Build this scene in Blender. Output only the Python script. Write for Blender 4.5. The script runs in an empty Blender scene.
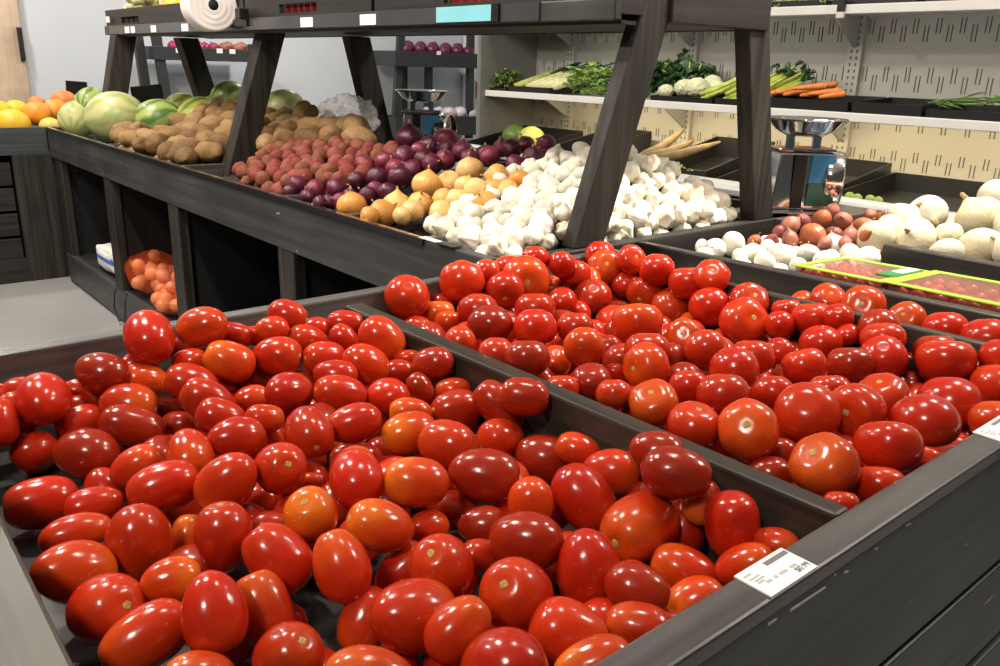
import bpy, bmesh, math, random
from mathutils import Vector, Matrix, Euler, noise
# ------------------------------------------------------------------ camera, world, lights, exposure
# scene frame: u runs along the long table, v across it towards the chilled case, w is height over the
# table rims; all three are in units of S metres.  Blender X = v, Y = u, Z = w + 3.2 (floor at 0).
S = 0.40
def P(u, v, w): return Vector((v*S, u*S, (w+3.2)*S))
scn = bpy.context.scene
COL = scn.collection
cam = bpy.data.cameras.new('camera'); camo = bpy.data.objects.new('camera', cam); COL.objects.link(camo)
_r = Vector((.76715162, -.64084763, .02815503)); _d = Vector((-.17628801, -.25282756, -.95131528)); _f = Vector((.61676651, .72483966, -.30693082))
_m = Matrix((( _r.x, -_d.x, -_f.x), (_r.y, -_d.y, -_f.y), (_r.z, -_d.z, -_f.z))).to_4x4()
_m.translation = P(0, 0, 0); camo.matrix_world = _m
cam.sensor_width = 36.0; cam.sensor_fit = 'HORIZONTAL'; cam.lens = 825.677/1000*36.0; cam.clip_start = .02; cam.clip_end = 60
scn.camera = camo
w_ = bpy.data.worlds.new('world'); scn.world = w_; w_.use_nodes = True
w_.node_tree.nodes['Background'].inputs[0].default_value = (1.0, .95, .90, 1)
w_.node_tree.nodes['Background'].inputs[1].default_value = .06
scn.view_settings.view_transform = 'Standard'; scn.view_settings.look = 'None'
scn.view_settings.gamma = 1.0; scn.view_settings.use_curve_mapping = False
scn.view_settings.exposure = 0.0
def lamp(name, loc, target, power, size, color=(1, .9, .78), shape='DISK', size_y=None, spread=None):
    l = bpy.data.lights.new(name, 'AREA'); l.shape = shape; l.size = size; l.energy = power; l.color = color
    if size_y: l.size_y = size_y
    if spread: l.spread = math.radians(spread)
    o = bpy.data.objects.new(name, l); COL.objects.link(o); o.location = loc
    o.rotation_euler = (Vector(target)-Vector(loc)).to_track_quat('-Z', 'Y').to_euler()
    return o
lamp('ceiling_spot', (-1.4, -.2, 3.05), (.5, .8, .8), 39, .44)
lamp('ceiling_spot', (3.1, -.5, 3.05), (1.4, 1.2, .9), 41, .44)
lamp('ceiling_spot', (1.1, .9, 3.05), (1.1, 1.0, .9), 16, .36)
lamp('ceiling_spot', (2.7, .7, 3.05), (1.85, 1.5, .9), 24, .20, spread=70)
lamp('ceiling_spot', (.2, 2.2, 3.05), (1.2, 2.4, .9), 58, .20)
lamp('ceiling_spot', (-.9, 3.6, 3.05), (.2, 3.4, .2), 62, .22)
lamp('ceiling_spot', (.6, 4.6, 3.05), (1.4, 4.4, .9), 46, .22)
lamp('ceiling_spot', (3.6, 5.6, 3.05), (3.4, 6.4, 1.0), 52, .3, (1, .96, .92))
lamp('ceiling_spot', (.5, 6.2, 3.05), (1.0, 7.0, 1.0), 42, .3, (1, .96, .92))
R = random.Random(11)
# ------------------------------------------------------------------ materials
MATS = {}
def nodes(name):
    m = bpy.data.materials.new(name); m.use_nodes = True; nt = m.node_tree
    return m, nt, nt.nodes['Principled BSDF'], nt.links
def setp(b, **k):
    for n, v in k.items():
        n = n.replace('_', ' ')
        if n in b.inputs: b.inputs[n].default_value = v
def c4(c): return (c[0], c[1], c[2], 1)
def ramp(nt, stops):
    r = nt.nodes.new('ShaderNodeValToRGB'); e = r.color_ramp.elements
    e[0].position, e[0].color = stops[0][0], c4(stops[0][1]); e[1].position, e[1].color = stops[-1][0], c4(stops[-1][1])
    for p, c in stops[1:-1]:
        x = e.new(p); x.color = c4(c)
    return r
def simple(name, col, rough=.5, metal=0, var=.12, scale=8, bump=0, spec=.5, trans=0, coat=0, bscale=None, obj_color=False, alpha=1):
    """noise-varied plain material"""
    if name in MATS: return MATS[name]
    m, nt, b, L = nodes(name)
    tc = nt.nodes.new('ShaderNodeTexCoord'); nz = nt.nodes.new('ShaderNodeTexNoise'); nz.inputs['Scale'].default_value = scale; nz.inputs['Detail'].default_value = 5
    L.new(tc.outputs['Object'], nz.inputs['Vector'])
    if obj_color:
        oi = nt.nodes.new('ShaderNodeObjectInfo'); hs = nt.nodes.new('ShaderNodeHueSaturation'); mr = nt.nodes.new('ShaderNodeMapRange')
        mr.inputs['To Min'].default_value = 1-var*1.6; mr.inputs['To Max'].default_value = 1+var*1.6; mr.inputs['From Min'].default_value = .3; mr.inputs['From Max'].default_value = .7
        L.new(nz.outputs[0], mr.inputs['Value']); L.new(mr.outputs[0], hs.inputs['Value']); L.new(oi.outputs['Color'], hs.inputs['Color']); L.new(hs.outputs[0], b.inputs['Base Color'])
    else:
        r = ramp(nt, [(.3, [x*(1-var) for x in col]), (.7, [min(1, x*(1+var)) for x in col])])
        L.new(nz.outputs[0], r.inputs[0]); L.new(r.outputs[0], b.inputs['Base Color'])
    setp(b, Roughness=rough, Metallic=metal, Specular_IOR_Level=spec, Transmission_Weight=trans, Coat_Weight=coat, Alpha=alpha)
    if bump:
        n2 = nt.nodes.new('ShaderNodeTexNoise'); n2.inputs['Scale'].default_value = bscale or scale*3; n2.inputs['Detail'].default_value = 4
        L.new(tc.outputs['Object'], n2.inputs['Vector'])
        bp = nt.nodes.new('ShaderNodeBump'); bp.inputs['Strength'].default_value = bump; bp.inputs['Distance'].default_value = .01
        L.new(n2.outputs[0], bp.inputs['Height']); L.new(bp.outputs[0], b.inputs['Normal'])
    MATS[name] = m; return m
def wood(name, axis, dark, light, rough=.5, coat=0, scuff=False, spec=.45):
    """stained timber, grain stretched along one axis"""
    m, nt, b, L = nodes(name)
    tc = nt.nodes.new('ShaderNodeTexCoord'); mp = nt.nodes.new('ShaderNodeMapping')
    sc = [34, 34, 34]; sc[axis] = 1.3; mp.inputs['Scale'].default_value = sc
    nz = nt.nodes.new('ShaderNodeTexNoise'); nz.inputs['Scale'].default_value = 1; nz.inputs['Detail'].default_value = 7; nz.inputs['Distortion'].default_value = .9
    L.new(tc.outputs['Object'], mp.inputs[0]); L.new(mp.outputs[0], nz.inputs['Vector'])
    r = ramp(nt, [(.3, dark), (.52, [(x+y)/2 for x, y in zip(dark, light)]), (.74, light)]); L.new(nz.outputs[0], r.inputs[0])
    n3 = nt.nodes.new('ShaderNodeTexNoise'); n3.inputs['Scale'].default_value = 3.5; n3.inputs['Detail'].default_value = 3; L.new(tc.outputs['Object'], n3.inputs['Vector'])
    mr = nt.nodes.new('ShaderNodeMapRange'); mr.inputs['From Min'].default_value = .3; mr.inputs['From Max'].default_value = .7; mr.inputs['To Min'].default_value = .72; mr.inputs['To Max'].default_value = 1.3
    L.new(n3.outputs[0], mr.inputs['Value'])
    hs = nt.nodes.new('ShaderNodeHueSaturation'); L.new(r.outputs[0], hs.inputs['Color']); L.new(mr.outputs[0], hs.inputs['Value'])
    last = hs.outputs[0]
    if scuff:
        mp2 = nt.nodes.new('ShaderNodeMapping'); s2 = [60, 60, 60]; s2[axis] = 9; mp2.inputs['Scale'].default_value = s2
        n4 = nt.nodes.new('ShaderNodeTexNoise'); n4.inputs['Scale'].default_value = 1; n4.inputs['Detail'].default_value = 2
        L.new(tc.outputs['Object'], mp2.inputs[0]); L.new(mp2.outputs[0], n4.inputs['Vector'])
        r2 = ramp(nt, [(.745, (0, 0, 0)), (.77, (1, 1, 1))]); L.new(n4.outputs[0], r2.inputs[0])
        mx = nt.nodes.new('ShaderNodeMix'); mx.data_type = 'RGBA'; L.new(r2.outputs[0], mx.inputs[0]); L.new(last, mx.inputs[6]); mx.inputs[7].default_value = (.5, .5, .48, 1)
        last = mx.outputs[2]
    L.new(last, b.inputs['Base Color'])
    bp = nt.nodes.new('ShaderNodeBump'); bp.inputs['Strength'].default_value = .25; bp.inputs['Distance'].default_value = .004
    L.new(nz.outputs[0], bp.inputs['Height']); L.new(bp.outputs[0], b.inputs['Normal'])
    setp(b, Roughness=rough, Coat_Weight=coat, Coat_Roughness=.15, Specular_IOR_Level=spec)
    MATS[name] = m; return m
WD, WL = (.008, .0074, .0068), (.032, .029, .0255)
wood_v = wood('dark stained timber across', 0, WD, WL, .46)
wood_u = wood('dark stained timber lengthways', 1, WD, WL, .46)
wood_z = wood('dark stained timber upright', 2, (.009, .0082, .0074), (.048, .0425, .036), .55, spec=.3)
front_v = wood('blue grey stained board across', 0, (.036, .044, .050), (.070, .082, .088), .42, 0, True)
front_u = wood('blue grey stained board lengthways', 1, (.024, .025, .026), (.062, .063, .061), .42, 0, True)
rim_v = wood('worn glossy rim timber', 0, (.042, .039, .038), (.115, .108, .104), .3, .5)
rim_u = wood('worn rim timber', 1, (.016, .0145, .012), (.050, .045, .036), .38)
liner = simple('black bin liner board', (.016, .016, .017), .45, var=.3, scale=5)
black = simple('matt black panel', (.006, .006, .0065), .7)
blackp = simple('black plastic', (.010, .010, .011), .35)
grey_rack = simple('charcoal rack paint', (.030, .032, .034), .5)
white_enamel = simple('white enamel', (.72, .72, .70), .35, var=.04)
panel_cream = simple('cream enamel panel', (.37, .362, .325), .45, var=.05, scale=2)
slot_dark = simple('punched slot', (.11, .105, .095), .8)
chrome = simple('polished chrome', (.80, .79, .77), .09, metal=1, var=.03)
paper = simple('white paper label', (.86, .86, .84), .5, var=.03)
ink = simple('grey print', (.18, .18, .19), .6)
ink_l = simple('faint grey print', (.45, .45, .46), .6)
def tomato_mat():
    m, nt, b, L = nodes('tomato skin')
    oi = nt.nodes.new('ShaderNodeObjectInfo'); tc = nt.nodes.new('ShaderNodeTexCoord'); sx = nt.nodes.new('ShaderNodeSeparateXYZ')
    L.new(tc.outputs['Object'], sx.inputs[0])
    nz = nt.nodes.new('ShaderNodeTexNoise'); nz.inputs['Scale'].default_value = .9; nz.inputs['Detail'].default_value = 1; L.new(tc.outputs['Object'], nz.inputs['Vector'])
    ad = nt.nodes.new('ShaderNodeMath'); ad.operation = 'MULTIPLY_ADD'; L.new(nz.outputs[0], ad.inputs[0]); ad.inputs[1].default_value = 1.3; L.new(sx.outputs['Z'], ad.inputs[2])
    mr = nt.nodes.new('ShaderNodeMapRange'); mr.interpolation_type = 'SMOOTHSTEP'; mr.inputs['From Min'].default_value = .45; mr.inputs['From Max'].default_value = 1.75; L.new(ad.outputs[0], mr.inputs['Value'])
    mu = nt.nodes.new('ShaderNodeMath'); mu.operation = 'MULTIPLY'; L.new(mr.outputs[0], mu.inputs[0]); L.new(oi.outputs['Alpha'], mu.inputs[1])
    mx = nt.nodes.new('ShaderNodeMix'); mx.data_type = 'RGBA'; L.new(mu.outputs[0], mx.inputs[0]); L.new(oi.outputs['Color'], mx.inputs[6]); mx.inputs[7].default_value = (.72, .17, .012, 1)
    n2 = nt.nodes.new('ShaderNodeTexNoise'); n2.inputs['Scale'].default_value = 2.5; n2.inputs['Detail'].default_value = 2; L.new(tc.outputs['Object'], n2.inputs['Vector'])
    m2 = nt.nodes.new('ShaderNodeMapRange'); m2.inputs['From Min'].default_value = .3; m2.inputs['From Max'].default_value = .7; m2.inputs['To Min'].default_value = .95; m2.inputs['To Max'].default_value = 1.05; L.new(n2.outputs[0], m2.inputs['Value'])
    hs = nt.nodes.new('ShaderNodeHueSaturation'); L.new(mx.outputs[2], hs.inputs['Color']); L.new(m2.outputs[0], hs.inputs['Value'])
    L.new(hs.outputs[0], b.inputs['Base Color'])
    n3 = nt.nodes.new('ShaderNodeTexNoise'); n3.inputs['Scale'].default_value = 2.2; n3.inputs['Detail'].default_value = 2; L.new(tc.outputs['Object'], n3.inputs['Vector'])
    bp = nt.nodes.new('ShaderNodeBump'); bp.inputs['Strength'].default_value = .10; bp.inputs['Distance'].default_value = .006; L.new(n3.outputs[0], bp.inputs['Height']); L.new(bp.outputs[0], b.inputs['Normal'])
    setp(b, Roughness=.20, Specular_IOR_Level=.45, Coat_Weight=.12, Coat_Roughness=.10)
    return m
tomato_skin = tomato_mat()
scar_mat = simple('corky stem scar', (.40, .27, .08), .8, var=.45, scale=9)
def skin_mat(name, rough, spec=.5, stretch=True, amt=.25, sheen=0):
    """papery bulb skin: object colour with streaks running from root to neck"""
    m, nt, b, L = nodes(name)
    oi = nt.nodes.new('ShaderNodeObjectInfo'); tc = nt.nodes.new('ShaderNodeTexCoord'); mp = nt.nodes.new('ShaderNodeMapping'); mp.inputs['Scale'].default_value = (5, 5, .7)
    L.new(tc.outputs['Object'], mp.inputs[0]); nz = nt.nodes.new('ShaderNodeTexNoise'); nz.inputs['Scale'].default_value = 2; nz.inputs['Detail'].default_value = 5; L.new(mp.outputs[0], nz.inputs['Vector'])
    mr = nt.nodes.new('ShaderNodeMapRange'); mr.inputs['From Min'].default_value = .3; mr.inputs['From Max'].default_value = .7; mr.inputs['To Min'].default_value = 1-amt; mr.inputs['To Max'].default_value = 1+amt
    L.new(nz.outputs[0], mr.inputs['Value']); hs = nt.nodes.new('ShaderNodeHueSaturation'); L.new(oi.outputs['Color'], hs.inputs['Color']); L.new(mr.outputs[0], hs.inputs['Value']); L.new(hs.outputs[0], b.inputs['Base Color'])
    bp = nt.nodes.new('ShaderNodeBump'); bp.inputs['Strength'].default_value = .3; bp.inputs['Distance'].default_value = .01; L.new(nz.outputs[0], bp.inputs['Height']); L.new(bp.outputs[0], b.inputs['Normal'])
    setp(b, Roughness=rough, Specular_IOR_Level=spec); return m
onion_skin = skin_mat('onion skin', .28, .5, amt=.13)
garlic_skin = skin_mat('garlic skin', .55, .3, amt=.06)
white_skin = skin_mat('white onion skin', .38, .4, amt=.05)
dry_skin = simple('dry papery neck', (.45, .30, .13), .7, var=.3, scale=30)
potato_skin = simple('potato skin', (1, 1, 1), .7, var=.12, scale=4, bump=.15, bscale=14, spec=.25, obj_color=True)
plain_obj = simple('produce skin', (1, 1, 1), .45, var=.15, scale=4, bump=.15, bscale=9, obj_color=True)
leaf_obj = simple('leaf tissue', (1, 1, 1), .5, var=.3, scale=60, obj_color=True)
# ------------------------------------------------------------------ mesh helpers
def link(name, me, parent=None):
    o = bpy.data.objects.new(name, me); COL.objects.link(o)
    if parent: o.parent = parent
    return o
def obj(name, bm, mat, parent=None, smooth=False, origin=None, bevel=0):
    """bm is in world metres; vertices are re-centred on the parent (or on origin)"""
    me = bpy.data.meshes.new(name); o = None
    off = origin if origin is not None else (parent.matrix_basis.translation if parent else None)
    if parent is None and origin is None:
        cs = [v.co for v in bm.verts]
        off = Vector(((min(c.x for c in cs)+max(c.x for c in cs))/2, (min(c.y for c in cs)+max(c.y for c in cs))/2, min(c.z for c in cs)))
    for v in bm.verts: v.co -= off
    bmesh.ops.recalc_face_normals(bm, faces=bm.faces[:])
    bm.to_mesh(me); bm.free()
    for m in (mat if isinstance(mat, (list, tuple)) else [mat]): me.materials.append(m)
    if smooth:
        for p in me.polygons: p.use_smooth = True
    o = link(name, me, parent)
    if parent is None or origin is not None:
        o.location = off - (parent.matrix_basis.translation if parent else Vector())
    if bevel:
        b = o.modifiers.new('bevel', 'BEVEL'); b.width = bevel; b.segments = 2; b.limit_method = 'ANGLE'
    return o
def tag(o, label=None, cat=None, group=None, kind=None):
    for k, v in (('label', label), ('category', cat), ('group', group), ('kind', kind)):
        if v: o[k] = v
    return o
def thing(name, label, cat, loc, group=None):
    o = bpy.data.objects.new(name, None); COL.objects.link(o); o.location = loc; o.empty_display_size = .05
    return tag(o, label, cat, group)
def bx(bm, us, vs, ws, mi=0):
    """box from u, v, w ranges"""
    v = [bm.verts.new(P(us[i], vs[j], ws[k])) for i in (0, 1) for j in (0, 1) for k in (0, 1)]
    for f in ((0, 1, 3, 2), (4, 6, 7, 5), (0, 4, 5, 1), (2, 3, 7, 6), (0, 2, 6, 4), (1, 5, 7, 3)):
        bm.faces.new([v[i] for i in f]).material_index = mi
    return bm
def box(us, vs, ws): return bx(bmesh.new(), us, vs, ws)
def hexa(bm, c8, mi=0):
    """eight corners: bottom ring of four then top ring of four"""
    v = [bm.verts.new(c) for c in c8]
    for f in ((0, 1, 2, 3), (7, 6, 5, 4), (0, 4, 5, 1), (1, 5, 6, 2), (2, 6, 7, 3), (3, 7, 4, 0)):
        bm.faces.new([v[i] for i in f]).material_index = mi
    return bm
def bar(bm, a, b, wx, wy, mi=0, up=None):
    a, b = Vector(a), Vector(b); d = (b-a).normalized()
    s = d.cross(up or Vector((0, 0, 1)))
    if s.length < 1e-3: s = Vector((1, 0, 0))
    s.normalize(); t = s.cross(d)
    ring = [(-1, -1), (1, -1), (1, 1), (-1, 1)]
    return hexa(bm, [p + s*wx*i/2 + t*wy*j/2 for p in (a, b) for i, j in ring], mi)
def tube(bm, pts, rad, n=8, mi=0, cap=True):
    rings = []; pts = [Vector(p) for p in pts]
    rr = rad if isinstance(rad, (list, tuple)) else [rad]*len(pts)
    ref = Vector((.31, .17, .93))
    for i, p in enumerate(pts):
        d = (pts[min(i+1, len(pts)-1)]-pts[max(i-1, 0)]).normalized(); s = d.cross(ref)
        if s.length < 1e-3: s = Vector((1, 0, 0))
        s.normalize(); t = d.cross(s)
        rings.append([bm.verts.new(p + (s*math.cos(2*math.pi*k/n)+t*math.sin(2*math.pi*k/n))*rr[i]) for k in range(n)])
    for a, b in zip(rings, rings[1:]):
        for k in range(n):
            f = bm.faces.new((a[k], a[(k+1) % n], b[(k+1) % n], b[k])); f.material_index = mi; f.smooth = True
    if cap:
        bm.faces.new(rings[0][::-1]).material_index = mi; bm.faces.new(rings[-1]).material_index = mi
    return bm
def lathe(bm, prof, n=32, M=Matrix(), mi=0, rfun=None):
    """prof: (radius, z) list from bottom to top; poles when radius is 0"""
    rings = []
    for r, z in prof:
        if r < 1e-6: rings.append([bm.verts.new(M @ Vector((0, 0, z)))])
        else:
            rings.append([bm.verts.new(M @ Vector((r*k_*math.cos(a), r*k_*math.sin(a), z))) for a in [2*math.pi*k/n for k in range(n)] for k_ in [rfun(a, z) if rfun else 1]])
    for a, b in zip(rings, rings[1:]):
        for k in range(n):
            k2 = (k+1) % n
            q = ([a[0]] if len(a) == 1 else [a[k], a[k2]]) + ([b[0]] if len(b) == 1 else [b[k2], b[k]])
            if len(q) > 2:
                f = bm.faces.new(q); f.material_index = mi; f.smooth = True
    return bm
def to_mesh(bm, name, mats, smooth=True):
    me = bpy.data.meshes.new(name); bmesh.ops.recalc_face_normals(bm, faces=bm.faces[:]); bm.to_mesh(me); bm.free()
    for m in mats: me.materials.append(m)
    if smooth:
        for p in me.polygons: p.use_smooth = True
    return me
# ------------------------------------------------------------------ setting: floor, walls, door
def struct(name, bm, mat):
    o = obj(name, bm, mat); o['kind'] = 'structure'; return o
def floor_mat():
    m, nt, b, L = nodes('polished grey concrete')
    tc = nt.nodes.new('ShaderNodeTexCoord'); nz = nt.nodes.new('ShaderNodeTexNoise'); nz.inputs['Scale'].default_value = 1.6; nz.inputs['Detail'].default_value = 8
    L.new(tc.outputs['Object'], nz.inputs['Vector']); r = ramp(nt, [(.3, (.27, .27, .27)), (.7, (.38, .378, .372))]); L.new(nz.outputs[0], r.inputs[0]); L.new(r.outputs[0], b.inputs['Base Color'])
    setp(b, Roughness=.34); return m
struct('floor', box((-4, 21), (-8, 16), (-3.3, -3.2)), floor_mat())
wall_far_m = simple('pale blue grey wall paint', (.60, .63, .66), .55, var=.03, scale=1.5)
struct('wall_far', box((18.8, 19.0), (-8, 16), (-3.2, 5.2)), wall_far_m)
struct('wall_right', box((-4, 11.2), (10.6, 10.8), (-3.2, 5.2)), wall_far_m)
struct('wall_alcove', box((11.2, 18.8), (15.6, 15.8), (-3.2, 5.2)), wall_far_m)
struct('ceiling', box((-4, 19), (-8, 15.8), (5.2, 5.3)), simple('white ceiling', (.75, .74, .72), .7, var=.03))
tan = wood('pale oak veneer', 2, (.50, .37, .25), (.60, .46, .33), .45)
d_ = thing('door_1', None, None, P(18.6, 2.4, -3.2)); d_['kind'] = 'structure'; del_ = [d_.pop(k) for k in ('label', 'category') if k in d_]
obj('door_panel', box((18.60, 18.78), (1.2, 3.70), (-3.2, 2.6)), tan, d_)
obj('door_handle', box((18.54, 18.60), (3.62, 3.70), (-.15, .45)), blackp, d_)
# ------------------------------------------------------------------ the tomato display table
def divider(name, parent, a, b, w0=-1.32, w1=-1.0, mat=None):
    """a, b: ((u, v_near_side, v_far_side)) at the two ends"""
    bm = bmesh.new()
    hexa(bm, [P(a[0], a[1], w0), P(a[0], a[2], w0), P(b[0], b[2], w0), P(b[0], b[1], w0), P(a[0], a[1], w1), P(a[0], a[2], w1), P(b[0], b[2], w1), P(b[0], b[1], w1)])
    return obj(name, bm, mat or rim_u, parent, bevel=.004)
tt = thing('display_table', 'dark stained wooden display table whose bins hold the tomatoes, shallots and white onions', 'table', P(2, 3.2, -3.2))
bm = box((.722, .800), (.06, 7.0), (-1.49, -1.045)); obj('front_board', bm, front_v, tt, bevel=.003)
obj('front_board', box((.735, .80), (.06, 7.0), (-1.90, -1.545)), front_v, tt, bevel=.003)
obj('front_board', box((.735, .80), (.06, 7.0), (-2.32, -1.955)), front_v, tt, bevel=.003)
obj('front_board', box((.735, .80), (.06, 7.0), (-2.74, -2.375)), front_v, tt, bevel=.003)
obj('inner_panel', box((.80, .83), (.10, 6.9), (-3.0, -1.36)), black, tt)
obj('front_rim', box((.714, .806), (.02, 7.0), (-1.045, -1.0)), rim_v, tt, bevel=.003)
obj('back_rim', box((3.165, 3.24), (.11, 3.6), (-1.34, -1.0)), rim_v, tt, bevel=.004)
obj('side_rim', box((.806, 3.165), (.10, .215), (-1.50, -1.0)), rim_u, tt, bevel=.004)
divider('divider', tt, (.806, 1.761, 1.828), (3.05, 1.703, 1.795))
divider('divider', tt, (.806, 3.525, 3.575), (3.165, 3.42, 3.475))
divider('divider', tt, (.806, 4.04, 4.12), (3.29, 3.87, 3.935), -1.34)
divider('divider', tt, (.806, 5.10, 5.19), (2.34, 5.10, 5.19), -1.15, -.985)
obj('bin_floor', box((.80, 3.20), (.12, 3.58), (-1.36, -1.305)), liner, tt)
obj('bin_floor', box((.80, 3.20), (3.44, 4.1), (-1.155, -1.125)), liner, tt)
obj('bin_floor', box((.80, 3.29), (3.88, 7.0), (-1.18, -1.145)), liner, tt)
for v0, w0, v1, w1 in ((1.44, -1.076, 1.58, -1.078), (1.355, -1.072, 1.385, -1.071), (1.955, -1.06, 1.985, -1.064), (1.80, -1.068, 1.815, -1.07), (1.66, -1.075, 1.68, -1.078), (1.61, -1.060, 1.62, -1.060)):
    bm = hexa(bmesh.new(), [P(.7195, v0, w0), P(.7195, v1, w1), P(.722, v1, w1), P(.722, v0, w0), P(.7195, v0, w0+.006), P(.7195, v1, w1+.004), P(.722, v1, w1+.004), P(.722, v0, w0+.006)])
    obj('scuff_mark', bm, simple('scraped bare timber', (.45, .45, .43), .7), tt)
for u, v in ((.9, .22), (3.0, .22), (.9, 3.5), (3.0, 3.5), (.9, 6.8), (3.0, 6.8)):
    obj('leg', box((u-.1, u+.1), (v-.1, v+.1), (-3.2, -1.36)), wood_z, tt, bevel=.004)
def price_tag(u0, u1, v0, v1, w, label, lines=True, price='$0.99'):
    o = thing('price_tag', label, 'price tag', P((u0+u1)/2, (v0+v1)/2, w))
    obj('card', box((u0, u1), (v0, v1), (w, w+.004)), paper, o)
    if lines:
        L_ = u1-u0; V_ = v1-v0; t = w+.0045
        bm = bmesh.new(); bx(bm, (u1-.010-.012, u1-.010), (v0+V_*.5, v0+V_*.97), (t, t+.0006)); obj('heading_bar', bm, ink, o)
        bm = bmesh.new()
        for k, (a, b, c) in enumerate(((.06, .2, .015), (.06, .26, .028), (.10, .28, .037), (.10, .22, .045))): bx(bm, (u1-c-.004, u1-c), (v0+V_*a, v0+V_*b), (t, t+.0006))
        for a, b in ((.2, .29), (.36, .42), (.47, .62), (.70, .82)): bx(bm, (u0+.030, u0+.037), (v0+V_*a, v0+V_*b), (t, t+.0006))
        obj('small_print', bm, ink_l, o)
        cu = bpy.data.curves.new('price_text', 'FONT'); cu.body = price; cu.size = .0085; cu.extrude = .0001; cu.align_x = 'RIGHT'
        cu.materials.append(ink); tmp = bpy.data.objects.new('price_text', cu); me = bpy.data.meshes.new_from_object(tmp); bpy.data.objects.remove(tmp); to = link('price_text', me, o)
        to.location = P(u0+.012, v1-.006, t+.0006)-o.location; to.rotation_euler = (0, 0, 0)
    return o
price_tag(.717, .806, 1.345, 1.52, -.999, 'white price tag on the front rim below the plum tomatoes')
price_tag(.717, .806, 2.545, 2.75, -.999, 'white price tag on the front rim below the round tomatoes')
# ------------------------------------------------------------------ the long produce table
pt = thing('produce_table', 'long dark stained produce table running back from the tomato display', 'table', P(8.3, 4.3, -3.2))
obj('front_board', box((3.30, 13.35), (2.79, 2.865), (-1.40, -1.0)), front_u, pt, bevel=.003)
obj('price_rail', box((4.0, 13.3), (2.775, 2.80), (-1.03, -.992)), blackp, pt)
obj('price_rail', box((4.0, 13.3), (2.80, 2.83), (-1.0, -.994)), chrome, pt)
obj('end_board', box((3.30, 3.395), (2.79, 6.35), (-1.32, -1.0)), wood_v, pt, bevel=.004)
obj('back_board', box((3.30, 13.35), (5.93, 6.0), (-1.40, -1.0)), wood_u, pt)
obj('far_end_panel', box((13.28, 13.36), (2.865, 6.0), (-3.2, -1.32)), black, pt)
obj('far_end_board', box((13.28, 13.36), (2.79, 6.0), (-1.32, -1.0)), wood_v, pt)
for u in (3.55, 5.9, 8.4, 10.62, 12.95):
    obj('post', box((u-.14, u+.14), (2.80, 2.90), (-3.2, -1.40)), wood_z, pt, bevel=.003)
    obj('partition', box((u-.05, u+.05), (2.90, 4.2), (-2.77, -1.36)), black, pt)
for u in (3.55, 8.4, 12.95):
    obj('rear_post', box((u-.14, u+.14), (5.85, 5.95), (-3.2, -1.40)), wood_z, pt)
obj('bottom_rail', box((3.4, 13.1), (2.79, 2.865), (-3.16, -2.76)), front_u, pt, bevel=.003)
obj('lower_shelf', box((3.4, 13.1), (2.865, 5.85), (-2.84, -2.77)), black, pt)
obj('back_panel', box((3.4, 13.1), (4.2, 4.26), (-2.77, -1.42)), black, pt)
obj('deck', box((3.395, 13.28), (2.865, 5.93), (-1.36, -1.30)), liner, pt)
bm = bmesh.new(); hexa(bm, [P(3.6, 2.9, -1.29), P(3.6, 4.4, -1.29), P(13.2, 4.4, -1.29), P(13.2, 2.9, -1.29), P(3.6, 2.9, -1.20), P(3.75, 4.4, -.80), P(13.2, 4.4, -.80), P(13.2, 2.9, -1.20)])
obj('sloping_deck', bm, liner, pt)
bm = bmesh.new(); hexa(bm, [P(3.6, 4.4, -1.29), P(3.6, 5.9, -1.29), P(13.2, 5.9, -1.29), P(13.2, 4.4, -1.29), P(3.75, 4.4, -.80), P(3.6, 5.9, -1.20), P(13.2, 5.9, -1.20), P(13.2, 4.4, -.80)])
obj('sloping_deck', bm, liner, pt)
for u in (4.07, 5.02, 6.0, 8.2, 10.6):
    obj('tray_divider', box((u-.035, u+.035), (2.865, 4.2), (-1.29, -1.0)), rim_v, pt, bevel=.003)
# little shelf label clipped to the price rail in front of the garlic
o = thing('price_tag', 'white shelf label on the price rail in front of the garlic', 'price tag', P(4.0, 2.82, -.994))
obj('card', box((3.86, 4.06), (2.79, 2.84), (-.993, -.989)), paper, o); obj('plastic_clip', box((3.70, 3.86), (2.775, 2.845), (-.995, -.985)), blackp, o)
# ------------------------------------------------------------------ overhead shelf on slanted legs
sh = thing('overhead_shelf', 'dark wooden overhead shelf on slanted legs above the long produce table', 'shelf', P(8, 4.4, -1.0))
def leg(u, v0, v1, w0, w1, du=.12, dv=.135):
    bm = bmesh.new()
    hexa(bm, [P(u-du, v0-dv, w0), P(u-du, v0+dv, w0), P(u+du, v0+dv, w0), P(u+du, v0-dv, w0), P(u-du, v1-dv, w1), P(u-du, v1+dv, w1), P(u+du, v1+dv, w1), P(u+du, v1-dv, w1)])
    obj('leg', bm, wood_z, sh, bevel=.004)
leg(3.38, 3.50, 3.98, -1.0, .42, .055, .125); leg(3.38, 5.30, 4.94, -1.0, .42, .06, .12)
leg(8.15, 3.30, 3.83, -1.29, .26, .10, .12); leg(8.15, 5.20, 4.80, -1.29, .26, .08, .13)
leg(12.35, 3.30, 3.68, -1.29, .26, .13); leg(12.35, 4.95, 4.52, -1.29, .26, .13)
obj('front_board', box((3.30, 12.75), (3.56, 3.62), (.262, .375)), front_u, sh, bevel=.003)
obj('under_rail', box((3.30, 12.75), (3.62, 3.74), (.243, .262)), wood_u, sh)
obj('shelf_deck', box((3.44, 12.75), (3.62, 4.96), (.276, .30)), wood_u, sh)
obj('rear_board', box((3.50, 12.75), (4.96, 5.03), (.27, .5)), wood_u, sh)
obj('end_board', box((3.30, 3.36), (4.05, 5.05), (.272, .70)), wood_v, sh, bevel=.003)
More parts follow.
